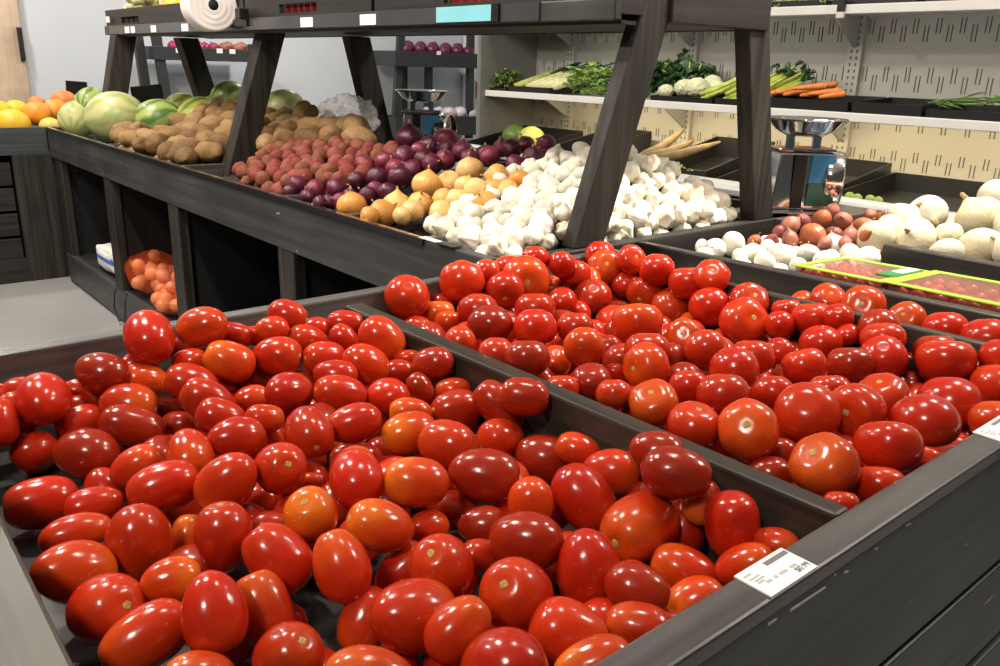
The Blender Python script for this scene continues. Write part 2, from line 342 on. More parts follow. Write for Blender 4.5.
obj('price_rail', box((3.9, 12.5), (3.548, 3.56), (.268, .372)), simple('smoky price strip', (.055, .056, .06), .18), sh)
def crate(u0, u1, holes, label):
    c = thing('wooden_crate', label, 'crate', P((u0+u1)/2, 3.7, .30), 'wooden crates on the overhead shelf')
    bm = bmesh.new(); w0, w1, h0, h1 = .378, .575, .40, .475
    us = sorted([u0, u1]+[x for h in holes for x in h])
    for a, b in zip(us[::2], us[1::2]): bx(bm, (a, b), (3.585, 3.625), (w0, w1))
    for a, b in holes:
        bx(bm, (a, b), (3.585, 3.625), (w0, h0)); bx(bm, (a, b), (3.585, 3.625), (h1, w1))
    obj('front_panel', bm, wood_u, c)
    obj('side_panel', box((u0, u0+.05), (3.625, 4.9), (.30, w1)), wood_v, c); obj('side_panel', box((u1-.05, u1), (3.625, 4.9), (.30, w1)), wood_v, c)
    obj('back_panel', box((u0, u1), (4.86, 4.9), (.30, w1)), wood_u, c); obj('bottom_board', box((u0+.05, u1-.05), (3.63, 4.86), (.302, .33)), wood_u, c)
    return c
crate(8.2, 12.72, [(11.35, 12.05)], 'wooden crate on the overhead shelf behind the white bag roll')
crate(5.85, 8.15, [(6.72, 7.42)], 'wooden crate on the overhead shelf with an open hand hole above two price labels')
crate(3.33, 5.80, [(4.22, 4.92)], 'wooden crate on the overhead shelf directly above the pale blue strip')
# fruit seen through the hand holes: small round fruit packed behind the opening
red_m = simple('dark red fruit', (.24, .02, .015), .3, var=.3)
def fruit_ball(name, loc, r, mat, label, cat, group, sq=1.0):
    bm = bmesh.new(); bmesh.ops.create_icosphere(bm, subdivisions=3, radius=r, matrix=Matrix.Translation(loc) @ Matrix.Diagonal((1, 1, sq, 1)))
    for v in bm.verts: v.co += (v.co-loc)*(.06*noise.noise(v.co*40))
    return tag(obj(name, bm, mat, smooth=True), label, cat, group)
ORD = 'first second third fourth fifth sixth seventh eighth ninth tenth eleventh twelfth thirteenth fourteenth fifteenth sixteenth seventeenth eighteenth nineteenth twentieth twenty-first twenty-second twenty-third twenty-fourth twenty-fifth twenty-sixth twenty-seventh twenty-eighth twenty-ninth thirtieth thirty-first thirty-second thirty-third thirty-fourth thirty-fifth thirty-sixth thirty-seventh thirty-eighth thirty-ninth fortieth forty-first forty-second forty-third forty-fourth forty-fifth'.split()
for k in range(6): fruit_ball('red_plum', P(7.38-.12*k, 3.70, .435), .030, red_m, '%s red plum along the hand hole of the middle overhead crate' % ORD[k], 'fruit', 'plums behind the crate hand hole')
for k in range(7): fruit_ball('red_apple', P(4.88-.10*k, 3.70, .425), .026, simple('bright red fruit', (.42, .03, .03), .3), '%s red apple along the hand hole of the crate above the blue strip' % ORD[k], 'fruit', 'apples behind the crate hand hole', 1.5)
for k in range(3): fruit_ball('dark_fig', P(11.95-.2*k, 3.70, .43), .035, simple('dark fruit', (.06, .02, .02), .4), '%s dark fruit in the hand hole of the far overhead crate' % ORD[k], 'fruit', 'dark fruit behind the crate hand hole')
# crate-top produce that peeks over the far crate
bm = bmesh.new()
for k in range(46): bmesh.ops.create_icosphere(bm, subdivisions=2, radius=.026, matrix=Matrix.Translation(P(12.15+R.uniform(-.42, .42), 3.85+R.uniform(-.1, .3), .53+R.uniform(0, .20))))
o = tag(obj('grape_bunch', bm, simple('pale green grapes', (.62, .60, .30), .25, trans=.2), smooth=True), 'pale yellow green grapes heaped in the far overhead crate', 'grapes')
for k, (u, v, w, r) in enumerate(((10.7, 3.85, .585, .06), (10.45, 3.9, .58, .05))):
    fruit_ball('yellow_squash', P(u, v, w), r, simple('yellow squash skin', (.80, .50, .02), .35), ('larger' if k == 0 else 'smaller')+' yellow squash peeking over the far overhead crate', 'squash', 'yellow squash in the crate', .8)
fruit_ball('orange_pepper', P(11.1, 3.9, .57), .055, simple('orange pepper skin', (.60, .22, .03), .3), 'orange pepper between the grapes and the yellow squash', 'pepper', None, .8)
def shelf_tag(u0, u1, w0, w1, label, v=3.546):
    o = tag(obj('price_tag', box((u0, u1), (v-.004, v), (w0, w1)), paper), label, 'price tag', 'paper labels on the overhead shelf strip'); return o

for (px0, px1, lab) in ((12.42, 12.56, 'white label at the far end of the overhead shelf, set high'), (11.62, 11.80, 'white label below the far crate hand hole, farther of the pair'), (11.40, 11.56, 'white label below the far crate hand hole, nearer of the pair'),
                        (10.62, 10.80, 'lone white label below the yellow squash on the overhead shelf'), (9.58, 9.78, 'lone white label beside the white bag roll on the overhead shelf'),
                        (6.72, 6.94, 'white label below the hand hole of the middle overhead crate'), (5.72, 5.95, 'white label below the joint of the two nearer overhead crates')):
    hi = .14 if 'high' in lab else 0
    shelf_tag(px0, px1, .275+hi, .352+hi, lab)
blue = simple('glossy pale blue strip', (.25, .62, .72), .25, var=.06)
o = thing('sign_strip', 'pale blue glossy strip on the overhead shelf edge', 'sign', P(4.6, 3.54, .30))
obj('strip', box((4.33, 4.93), (3.536, 3.545), (.275, .372)), blue, o); obj('end_clip', box((4.26, 4.33), (3.53, 3.547), (.270, .376)), blackp, o)
# ------------------------------------------------------------------ roll of produce bags hung on the shelf front
rl = thing('bag_roll', 'white roll of thin produce bags hung on the overhead shelf', 'bag roll', P(8.6, 3.32, .46))
Mx = Matrix.Translation(P(8.32, 3.34, .487)) @ Matrix.Rotation(math.radians(-90), 4, 'X')
prof = [(.020, 0)]; r = .020
for k in range(7): prof += [(r+.004, .0015 if k % 2 else 0), (r+.0095, .0015 if k % 2 else 0)]; r += .0105
prof += [(.096, .003), (.098, .006), (.098, .085), (.095, .09), (.02, .09)]
obj('rolled_film', lathe(bmesh.new(), prof, 40, Mx, rfun=lambda a, z: 1+.012*math.sin(3*a)), simple('thin white film', (.86, .82, .79), .35, var=.05, spec=.6), rl, True)
obj('core_hole', lathe(bmesh.new(), [(0, .003), (.021, .003), (.021, .08), (0, .08)], 20, Mx), black, rl, True)
obj('bracket', box((8.0, 8.12), (3.46, 3.555), (.36, .46)), blackp, rl, bevel=.004); obj('bracket_arm', box((8.0, 8.9), (3.52, 3.556), (.30, .36)), blackp, rl)
# ------------------------------------------------------------------ slatted citrus table across the far end
ct = thing('melon_table', 'dark slatted table with orange melons across the far end of the aisle', 'table', P(14.6, 1.0, -3.2))
obj('front_board', box((13.42, 13.50), (-3.0, 2.95), (-1.38, -1.0)), front_v, ct, bevel=.003)
for k in range(4): obj('slat', box((13.47, 13.52), (-3.0, 2.3), (-1.80-.36*k, -1.48-.36*k)), wood_v, ct, bevel=.003)
for v in (2.64, -.4): obj('post', box((13.42, 13.54), (v-.31, v+.31), (-3.2, -1.38)), wood_z, ct, bevel=.003)
obj('kick_board', box((13.44, 13.52), (-3.0, 2.95), (-3.2, -2.85)), wood_v, ct)
obj('side_board', box((13.5, 16.0), (5.0, 5.08), (-3.2, -1.0)), wood_u, ct)
obj('deck', box((13.5, 16.0), (-3.0, 5.0), (-1.20, -1.10)), liner, ct)
obj('back_board', box((16.0, 16.08), (-3.0, 5.08), (-3.2, -.92)), wood_v, ct)
# ------------------------------------------------------------------ wall racks
def rack(label, uf, v0, v1, trays, posts, depth=1.0):
    k = thing('wall_rack', label, 'rack', P(uf+depth/2, (v0+v1)/2, -3.2))
    for w0, w1 in trays:
        t = obj('tray', box((uf, uf+.06), (v0, v1), (w0, w1)), grey_rack, k, bevel=.003)
        bm = bmesh.new(); bx(bm, (uf+.06, uf+depth), (v0, v1), (w0, w0+.05)); bx(bm, (uf+.06, uf+depth), (v0, v0+.06), (w0+.05, w1)); bx(bm, (uf+.06, uf+depth), (v1-.06, v1), (w0+.05, w1)); bx(bm, (uf+depth-.05, uf+depth), (v0, v1), (w0+.05, w1))
        obj('tray_body', bm, grey_rack, k)
    for (u, v, vt, wt) in posts:
        bm = bmesh.new(); hexa(bm, [P(u-.06, v-.09, -3.2), P(u-.06, v+.09, -3.2), P(u+.06, v+.09, -3.2), P(u+.06, v-.09, -3.2), P(u-.06, vt-.09, wt), P(u-.06, vt+.09, wt), P(u+.06, vt+.09, wt), P(u+.06, vt-.09, wt)])
        obj('post', bm, grey_rack, k)
    return k
rack('charcoal wall rack with red onions above white turnips', 17.4, 11.30, 13.78, [(-.06, .29), (-1.72, -1.25)], [(17.6, 11.25, 11.62, .95), (17.9, 12.55, 12.62, .28), (18.2, 12.05, 12.05, .28), (17.6, 13.70, 13.70, .8)], 1.05)
rack('charcoal wall rack with small onions behind the watermelons', 17.4, 5.72, 7.9, [(-.06, .19)], [(17.75, 5.75, 5.55, .45), (17.5, 6.1, 5.82, .45), (17.5, 7.8, 7.8, .3)], 1.05)
for v, w in ((12.5, .25), (6.15, .1), (6.98, .12), (7.25, .115)): tag(obj('price_tag', box((17.385, 17.395), (v, v+.12), (w-.02, w+.07)), paper), {12.5: 'white tag on the upper tray of the red onion rack', 6.15: 'white tag under the bright pink radishes on the wall rack', 6.98: 'first of two white tags under the small brown onions on the wall rack', 7.25: 'second of two white tags under the small brown onions on the wall rack'}[v], 'price tag', 'tags on the wall racks')
o = thing('notice_column', 'narrow white column with a red notice beside the charcoal rack', 'column', P(18.6, 14.1, -3.2))
obj('column', box((18.5, 18.75), (14.35, 14.95), (-3.2, 2.0)), white_enamel, o); obj('notice', box((18.48, 18.5), (14.62, 14.9), (-.85, -.42)), simple('red notice', (.45, .03, .03), .5), o); obj('upper_notice', box((18.48, 18.5), (14.62, 14.9), (-.40, -.05)), paper, o)
# black card holders
def card_holder(loc, wu, wv, hw, stalk, label, ang=0):
    o = thing('card_holder', label, 'sign', loc); x, y, z = loc
    bm = bmesh.new(); bar(bm, loc, Vector(loc)+Vector((0, 0, stalk)), .012, .012); obj('stem', bm, blackp, o)
    bm = bmesh.new(); M = Matrix.Translation(Vector(loc)+Vector((0, 0, stalk+hw/2))) @ Matrix.Rotation(ang, 4, 'Y')
    bmesh.ops.create_cube(bm, size=1, matrix=M @ Matrix.Diagonal((wv, .012, hw, 1))); obj('card', bm, blackp, o, bevel=.002)
card_holder(P(14.9, 3.64, -1.10), .01, .125, .085, .19, 'small black sign on a stem above the orange melons', math.radians(4))
card_holder(P(12.4, 3.94, -.80), .01, .17, .125, .04, 'black sign card standing behind the second watermelon', math.radians(-6))
# ------------------------------------------------------------------ chilled produce case along the wall
cs = thing('chilled_case', 'white open chilled produce case with shelves along the wall', 'chilled case', P(6, 9.2, -3.2))
cream = [panel_cream, slot_dark]
bm = box((-2.5, 11.0), (10.0, 10.08), (-1.6, 2.4))
for row, (wa, wb, sh_) in enumerate(((.488, .651, 0), (.40, .577, .13), (-.043, .124, 0), (-.148, .032, .13), (-.60, -.497, .0), (-.937, -.818, 0), (-1.036, -.896, .13), (1.05, 1.2, 0), (.95, 1.12, .13))):
    u = -.5+sh_
    while u < 10.9:
        for k in (-.022, .022): bx(bm, (u+k-.004, u+k+.004), (9.992, 10.0), (wa, wb), 1)
        u += .257
obj('back_panel', bm, cream, cs)
bm = box((11.0, 11.08), (8.78, 10.08), (-1.15, 2.4)); bx(bm, (11.0, 11.08), (7.95, 10.08), (-3.1, -1.15))
obj('end_panel', bm, simple('grey end panel', (.20, .20, .19), .5, var=.06), cs)
for u in (.43, 2.86, 5.29, 7.70, 10.13):
    bm = box((u-.09, u+.09), (9.93, 10.0), (-1.25, 2.3))
    w = -1.15
    while w < 2.2:
        for k in (-.035, .035): bx(bm, (u+k-.009, u+k+.009), (9.923, 9.93), (w, w+.035), 1)
        w += .075
    obj('upright', bm, cream, cs)
shelf_w = simple('white shelf steel', (.86, .86, .84), .35, var=.03)
for w, nm, v0 in ((-.42, 'shelf', 8.9), (.685, 'shelf', 8.9)):
    bm = box((-2.5, 11.0), (v0, 9.98), (w, w+.03)); obj('shelf', bm, shelf_w, cs)
    obj('shelf_lip', box((-2.5, 11.0), (v0-.02, v0+.02), (w-.045, w+.05)), shelf_w, cs, bevel=.004)
    for u in (.43, 2.86, 5.29, 7.70, 10.13):
        bm = bmesh.new(); hexa(bm, [P(u-.02, 9.05, w-.02), P(u+.02, 9.05, w-.02), P(u+.02, 9.95, w-.02), P(u-.02, 9.95, w-.02)][::1] and [P(u-.02, 9.40, w-.05), P(u-.02, 9.95, w-.36), P(u+.02, 9.95, w-.36), P(u+.02, 9.40, w-.05), P(u-.02, 9.05, w), P(u-.02, 9.95, w), P(u+.02, 9.95, w), P(u+.02, 9.05, w)])
        obj('bracket', bm, simple('grey bracket', (.33, .33, .32), .4, var=.05), cs)
obj('bumper', box((-2.5, 11.0), (7.86, 8.12), (-1.30, -1.15)), white_enamel, cs, bevel=.03)
obj('lower_front', box((-2.5, 11.0), (7.95, 8.10), (-3.1, -1.33)), simple('dark kick panel', (.03, .03, .03), .5), cs)
obj('bumper_trim', box((-2.5, 11.0), (7.90, 7.95), (-1.35, -1.30)), chrome, cs)
obj('well_floor', box((-2.5, 11.0), (8.12, 10.0), (-1.66, -1.60)), black, cs)
obj('canopy', box((-2.5, 11.0), (8.6, 10.1), (2.4, 2.6)), shelf_w, cs)
def led(w, v, p):
    l = bpy.data.lights.new('shelf_strip_light', 'AREA'); l.shape = 'RECTANGLE'; l.size = 12*S; l.size_y = .03; l.energy = p; l.color = (1, .80, .48) if w < 0 else (1, .95, .86)
    o = bpy.data.objects.new('shelf_strip_light', l); COL.objects.link(o); o.location = P(3.7, v, w); o.rotation_euler = (Vector((0, .55, -1))).to_track_quat('-Z', 'X').to_euler()
    d = Vector((.45, 0, -1)); o.rotation_euler = d.to_track_quat('-Z', 'X').to_euler(); o.rotation_euler.rotate_axis('Z', 0)
    return o
def led_rot(o):
    # long side along Y (u), facing down and back to the panel
    z = -Vector((.5, 0, -.87)).normalized(); x = Vector((0, 1, 0)); y = z.cross(x)
    o.rotation_euler = Matrix((x, y, z)).transposed().to_euler()
for w, v, p in ((-.47, 8.98, 30), (.635, 8.98, 5), (2.35, 8.9, 6)): led_rot(led(w, v, p))
def tray(u0, u1, v0, v1, w0, w1, tilt, label, t=.02):
    """open black tray; tilt lifts the rear edge"""
    bm = bmesh.new()
    def q(u, v, w): return P(u, v, w+tilt*(v-v0)/(v1-v0))
    def slab(a, b, c, d, e, f_): hexa(bm, [q(a, c, e), q(a, d, e), q(b, d, e), q(b, c, e), q(a, c, f_), q(a, d, f_), q(b, d, f_), q(b, c, f_)])
    slab(u0, u1, v0, v1, w0, w0+t); slab(u0, u1, v0, v0+t, w0+t, w1); slab(u0, u1, v1-t, v1, w0+t, w1); slab(u0, u0+t, v0+t, v1-t, w0+t, w1); slab(u1-t, u1, v0+t, v1-t, w0+t, w1)
    return tag(obj('produce_tray', bm, blackp), label, 'tray', 'black trays in the chilled case')
SW = -.388
tray(10.55, 10.95, 8.95, 9.8, SW, SW+.06, .02, 'narrow black tray at the grey end panel under the curly greens')
tray(9.55, 10.5, 8.95, 9.8, SW, SW+.10, .05, 'black slotted basket under the leeks')
tray(6.55, 7.55, 8.95, 9.8, SW, SW+.08, .05, 'black tray under the cauliflowers')
tray(5.95, 6.50, 8.95, 9.8, SW, SW+.09, .05, 'black tray under the celery')
tray(4.75, 5.90, 8.95, 9.8, SW, SW+.13, .05, 'black tray holding the carrots')
tray(3.95, 4.70, 8.95, 9.8, SW, SW+.13, .05, 'empty black tray between the carrots and the green beans')
tray(2.3, 3.90, 8.95, 9.8, SW, SW+.10, .05, 'black tray heaped with green beans')
tray(6.05, 6.95, 8.3, 9.7, -1.40, -1.12, .30, 'empty black tray in the case well beside the parsnips')
tray(4.55, 5.95, 8.3, 9.8, -1.42, -1.20, .26, 'black tray in the case well behind the chrome scale')
tray(3.10, 4.50, 8.3, 9.8, -1.42, -1.20, .16, 'black tray in the case well behind the white onions')
tray(1.5, 3.05, 8.3, 9.8, -1.42, -1.20, .16, 'black tray at the near end of the case well')
tray(8.1, 8.9, 8.3, 9.7, -1.40, -1.10, .26, 'black tray in the case well behind the garlic heap')
tray(9.5, 10.9, 8.3, 9.7, -1.40, -1.20, .26, 'black tray in the case well holding the green melons')
# ------------------------------------------------------------------ leafy and root vegetables in the case
def blade(bm, base, direction, up, L, W, curl=.3, n=6, mi=0, ruffle=.0, thick=.0012):
    d = Vector(direction).normalized(); s = d.cross(Vector(up)).normalized(); u = s.cross(d); rows = []
    ph = R.uniform(0, 6)
    for i in range(n+1):
        t = i/n; p = Vector(base)+d*L*t*(1-.25*curl*t)-Vector((0, 0, 1))*curl*L*t*t*.6
        wv = W*math.sin(math.pi*min(1, .12+.88*t))**.7*(1 if t < .99 else .3)
        k = ruffle*W*math.sin(ph+9*t)
        rows.append([bm.verts.new(p-s*wv*.5+u*(.18*W+k)), bm.verts.new(p), bm.verts.new(p+s*wv*.5+u*(.18*W-k))])
    for a, b in zip(rows, rows[1:]):
        for j in (0, 1):
            f = bm.faces.new((a[j], a[j+1], b[j+1], b[j])); f.material_index = mi; f.smooth = True
def solid(o, t=.0015):
    m = o.modifiers.new('thickness', 'SOLIDIFY'); m.thickness = t; return o
def leafcol(name, c, r=.45): return simple(name, c, r, var=.35, scale=25)
leek_white = leafcol('leek shank', (.72, .70, .38)); leek_green = leafcol('leek leaf', (.05, .12, .035)); leek_yell = leafcol('leek yellow green', (.45, .52, .14))
kale_m = leafcol('dark kale leaf', (.025, .075, .02)); lett_m = leafcol('bright leaf', (.26, .44, .09)); lett_rib = leafcol('pale leaf rib', (.70, .72, .48))
celery_m = leafcol('celery stalk', (.50, .60, .10)); curly_m = leafcol('curly leaf', (.16, .26, .05))
def leek(u, label, col):
    b = P(u, 9.02, -.30); t = P(u-.62, 9.70, .02)
    o = thing('leek', label, 'leek', b, 'leeks in the black basket'); d = (t-b)
    obj('shank', tube(bmesh.new(), [b, b+d*.3, b+d*.62], [.022, .025, .027], 10), col, o, True)
    bm = bmesh.new()
    for k in range(7): blade(bm, b+d*.52, d+Vector((R.uniform(-.05, .05), R.uniform(-.05, .05), R.uniform(-.02, .07))), (0, 0, 1), (.20+R.uniform(0, .07)), .034, .12, 5)
    solid(obj('leaf', bm, leek_green, o, True)); return o
for k, (u, c, l) in enumerate(((10.42, leek_yell, 'yellowish leek nearest the curly greens in the black basket'), (10.14, leek_white, 'second leek from the curly greens'), (9.98, leek_white, 'third leek from the curly greens'), (9.82, leek_white, 'thick pale leek in the middle of the black basket'), (9.64, leek_white, 'palest leek resting beside the leafy greens'))): leek(u, l, c)
def leafy(name, label, cat, u0, u1, v0, v1, w, h, n, L, W, m1, m2, ruffle=.15, lean=(-.3, .2)):
    c = P((u0+u1)/2, (v0+v1)/2, w); o = thing(name, label, cat, c)
    b1, b2 = bmesh.new(), bmesh.new()
    for k in range(n):
        p = P(R.uniform(u0, u1), R.uniform(v0, v1), w+R.uniform(0, h)); a = R.uniform(0, 6.28)
        d = Vector((math.cos(a)*.8-.5, math.sin(a)*.8, R.uniform(.0, .8)))
        blade(b1, p, d, (0, 0, 1), L*R.uniform(.6, 1.2), W*R.uniform(.6, 1.2), R.uniform(.2, .7), 6, 0, ruffle)
        if k % 2 == 0: tube(b2, [p+Vector((0, 0, .001)), p+d.normalized()*L*.5], [.005, .003], 6)
    tag(solid(obj('leaf', b1, m1, o, True)), kind='stuff'); tag(obj('stalk', b2, m2, o, True), kind='stuff'); return o
leafy('curly_greens', 'curly yellow green bunch beside the grey end panel of the case', 'greens', 10.72, 10.95, 8.98, 9.5, -.35, .26, 60, .07, .035, curly_m, celery_m, .4)
leafy('bok_choy', 'bright green leafy bok choy heap beside the leeks', 'greens', 8.5, 9.15, 8.96, 9.5, -.37, .36, 100, .11, .05, lett_m, lett_rib, .15)
leafy('kale_bunch', 'dark green kale bunch behind the cauliflowers', 'greens', 7.20, 8.05, 9.2, 9.8, -.30, .36, 110, .12, .06, kale_m, celery_m, .35)
leafy('spinach_bunch', 'green leafy bunch with thin stalks hanging over the shelf lip', 'greens', 7.75, 8.1, 8.95, 9.3, -.36, .2, 26, .10, .04, lett_m, celery_m, .2)
def celery(u, v, label, n=9):
    b = P(u, v, -.30); d = P(u-.45, v+.45, -.02)-b; o = thing('celery_bunch', label, 'celery', b, 'celery bunches'); bm = bmesh.new(); b2 = bmesh.new()
    for k in range(n):
        s = b+Vector((R.uniform(-.02, .02), R.uniform(-.03, .03), R.uniform(-.012, .02))); e = s+d*R.uniform(.8, 1.05)+Vector((R.uniform(-.03, .03), R.uniform(-.03, .03), R.uniform(-.01, .04)))
        obj('stalk', tube(bmesh.new(), [s, (s+e)/2+Vector((0, 0, -.006)), e], [.011, .009, .006], 8), celery_m, o, True)
        for j in range(4): blade(b2, e, d+Vector((R.uniform(-.2, .2), R.uniform(-.2, .2), R.uniform(-.05, .2))), (0, 0, 1), .05, .025, .3, 4, 0, .2)
    solid(obj('leaf', b2, kale_m, o, True))
celery(6.75, 9.05, 'celery bunch beside the cauliflowers'); celery(6.35, 9.05, 'bright celery bunch behind the slanted shelf leg'); celery(6.12, 9.05, 'bright celery bunch next to the carrots')
caul = simple('cauliflower curd', (.78, .80, .52), .6, var=.12, scale=30, bump=.8, bscale=90)
for k, (u, v, w, r, l) in enumerate(((7.45, 9.15, -.25, .042, 'smallest pale cauliflower at the kale end of the tray'), (7.22, 9.25, -.20, .055, 'cauliflower second from the kale'), (6.98, 9.2, -.19, .062, 'largest pale cauliflower in the middle of the tray'), (7.0, 9.55, -.13, .05, 'cauliflower perched behind the largest one'), (6.78, 9.35, -.18, .045, 'cauliflower next to the celery'))):
    bm = bmesh.new(); c = P(u, v, w); bmesh.ops.create_icosphere(bm, subdivisions=5, radius=r, matrix=Matrix.Translation(c))
    for vv in bm.verts:
        d = (vv.co-c).normalized(); vv.co = c+Vector((d.x, d.y, d.z*.8))*r*(1+.10*noise.noise(d*3+Vector((k*7, 0, 0)))+.09*abs(noise.noise(d*7)))
    tag(obj('cauliflower', bm, caul, smooth=True), l, 'cauliflower', 'cauliflowers in the case')
carrot_m = simple('carrot skin', (.78, .25, .05), .45, var=.2, scale=30)
for k, (u, v, w, du, dv) in enumerate(((5.92, 9.1, -.23, -.08, .4), (5.82, 9.05, -.22, -.16, .5), (5.72, 9.05, -.20, -.2, .5), (5.62, 9.05, -.22, -.18, .5), (5.52, 9.05, -.20, -.2, .55), (5.40, 9.05, -.22, -.26, .5), (5.50, 9.0, -.15, -.50, .25), (5.28, 9.0, -.20, -.45, .25), (5.15, 9.02, -.23, -.35, .18), (5.35, 9.15, -.13, -.3, .3))):
    a = P(u, v, w); b = P(u+du, v+dv, w+.07); b = a.lerp(b, .72); bm = tube(bmesh.new(), [a, a.lerp(b, .04), a.lerp(b, .5), a.lerp(b, .92), b], [.003, .008, .013, .015, .007], 10)
    tag(obj('carrot', bm, carrot_m, smooth=True), '%s orange carrot from the celery end of the black tray' % ORD[k], 'carrot', 'carrots in the black tray')
pars_m = simple('parsnip skin', (.17, .115, .05), .65, var=.25, scale=20)
for k, (p0, p1, p2, l) in enumerate((((7.32, 8.45, -1.12), (7.2, 8.8, -.98), (7.20, 9.3, -.74), 'upright tan parsnip leaning on the case upright'), ((7.22, 8.4, -1.10), (7.0, 8.8, -1.0), (6.95, 9.2, -.86), 'middle tan parsnip of the three in the case well'), ((7.05, 8.4, -1.10), (6.8, 8.7, -1.02), (6.50, 9.15, -.84), 'tan parsnip pointing towards the empty black tray'), ((7.40, 8.35, -1.14), (7.1, 8.45, -1.13), (6.9, 8.5, -1.13), 'tan parsnip lying along the white case rim'))):
    bm = tube(bmesh.new(), [P(*p0), P(*p0).lerp(P(*p1), .5), P(*p1), P(*p1).lerp(P(*p2), .6), P(*p2)], [.014, .026, .027, .018, .006], 12)
    tag(obj('parsnip', bm, pars_m, smooth=True), l, 'parsnip', 'parsnips in the case well')
leafy('leafy_greens', 'flat green leaves along the white case rim below the parsnips', 'greens', 6.2, 6.95, 8.2, 8.35, -1.17, .03, 22, .05, .02, leafcol('flat green leaf', (.07, .22, .04)), celery_m, .1)
bean_m = simple('green bean', (.10, .22, .035), .4, var=.35, scale=40)
proto = None
for k in range(56):
    u = R.uniform(2.35, 3.95); v = R.uniform(8.98, 9.5); w = -.27+R.uniform(0, .07)+(.06 if abs(u-3.3) < .3 else 0); a = R.uniform(-.9, .9)
    if proto is None:
        bm = tube(bmesh.new(), [Vector((-.055, 0, 0)), Vector((-.02, .003, .004)), Vector((.02, .003, .004)), Vector((.055, -.006, 0))], [.0015, .0042, .0042, .0012], 6)
        proto = obj('green_bean', bm, bean_m, smooth=True, origin=Vector()); o = proto
    else: o = proto.copy(); COL.objects.link(o)
    o.location = P(u, v, w); o.rotation_euler = (R.uniform(-.5, .5), R.uniform(-.35, .35), a+1.57)
    tag(o, 'thin green bean in the heap near the end of the case shelf', 'green bean', 'green beans in the black tray')
for k, (u, v, w, r, c, l) in enumerate(((10.35, 9.0, -1.07, .085, (.42, .52, .10), 'dark green round melon behind the red onions'), (9.95, 9.0, -1.07, .085, (.62, .62, .16), 'yellow green round melon behind the red onions'))):
    fruit_ball('green_melon', P(u, v, w), r, simple('green melon %s' % 'ab'[k], ((.10, .17, .03), (.52, .55, .14))[k], .4), l, 'melon', 'green melons in the case well', .9)
for k in range(7): fruit_ball('lime', P(4.60-.11*k, 8.32+.05*(k % 2), -1.19), .020, simple('lime skin', (.30, .42, .07), .4), '%s small lime along the case rim behind the scale' % ORD[k], 'lime', 'limes in the case well')
# top shelf produce, only its front edge shows
leafy('herb_bunch', 'green herb bunch on the top case shelf', 'greens', 5.2, 6.0, 9.0, 9.5, .74, .06, 50, .06, .03, lett_m, celery_m, .3)
for k, (u0, u1) in enumerate(((5.2, 6.0), (4.2, 5.1), (3.0, 4.1))): tag(obj('produce_tray', box((u0, u1), (8.96, 9.8), (.715, .80)), blackp), ('black tray of herbs', 'first black tray of red radishes', 'second black tray of red radishes')[k]+' on the top case shelf', 'tray', 'trays on the top case shelf')
for k in range(14): fruit_ball('radish', P(5.05-.14*k, 9.05, .83), .028, simple('radish skin', (.35, .03, .03), .35), '%s red radish along the top case shelf' % ORD[k], 'radish', 'radishes on the top case shelf')
o = thing('shelf_clip', 'black clip with a white tip hanging from the top case shelf', 'clip', P(4.95, 8.86, .62)); obj('clip_body', box((4.90, 4.98), (8.84, 8.88), (.66, .80)), blackp, o); obj('clip_tip', box((4.90, 4.98), (8.84, 8.88), (.60, .66)), white_enamel, o)
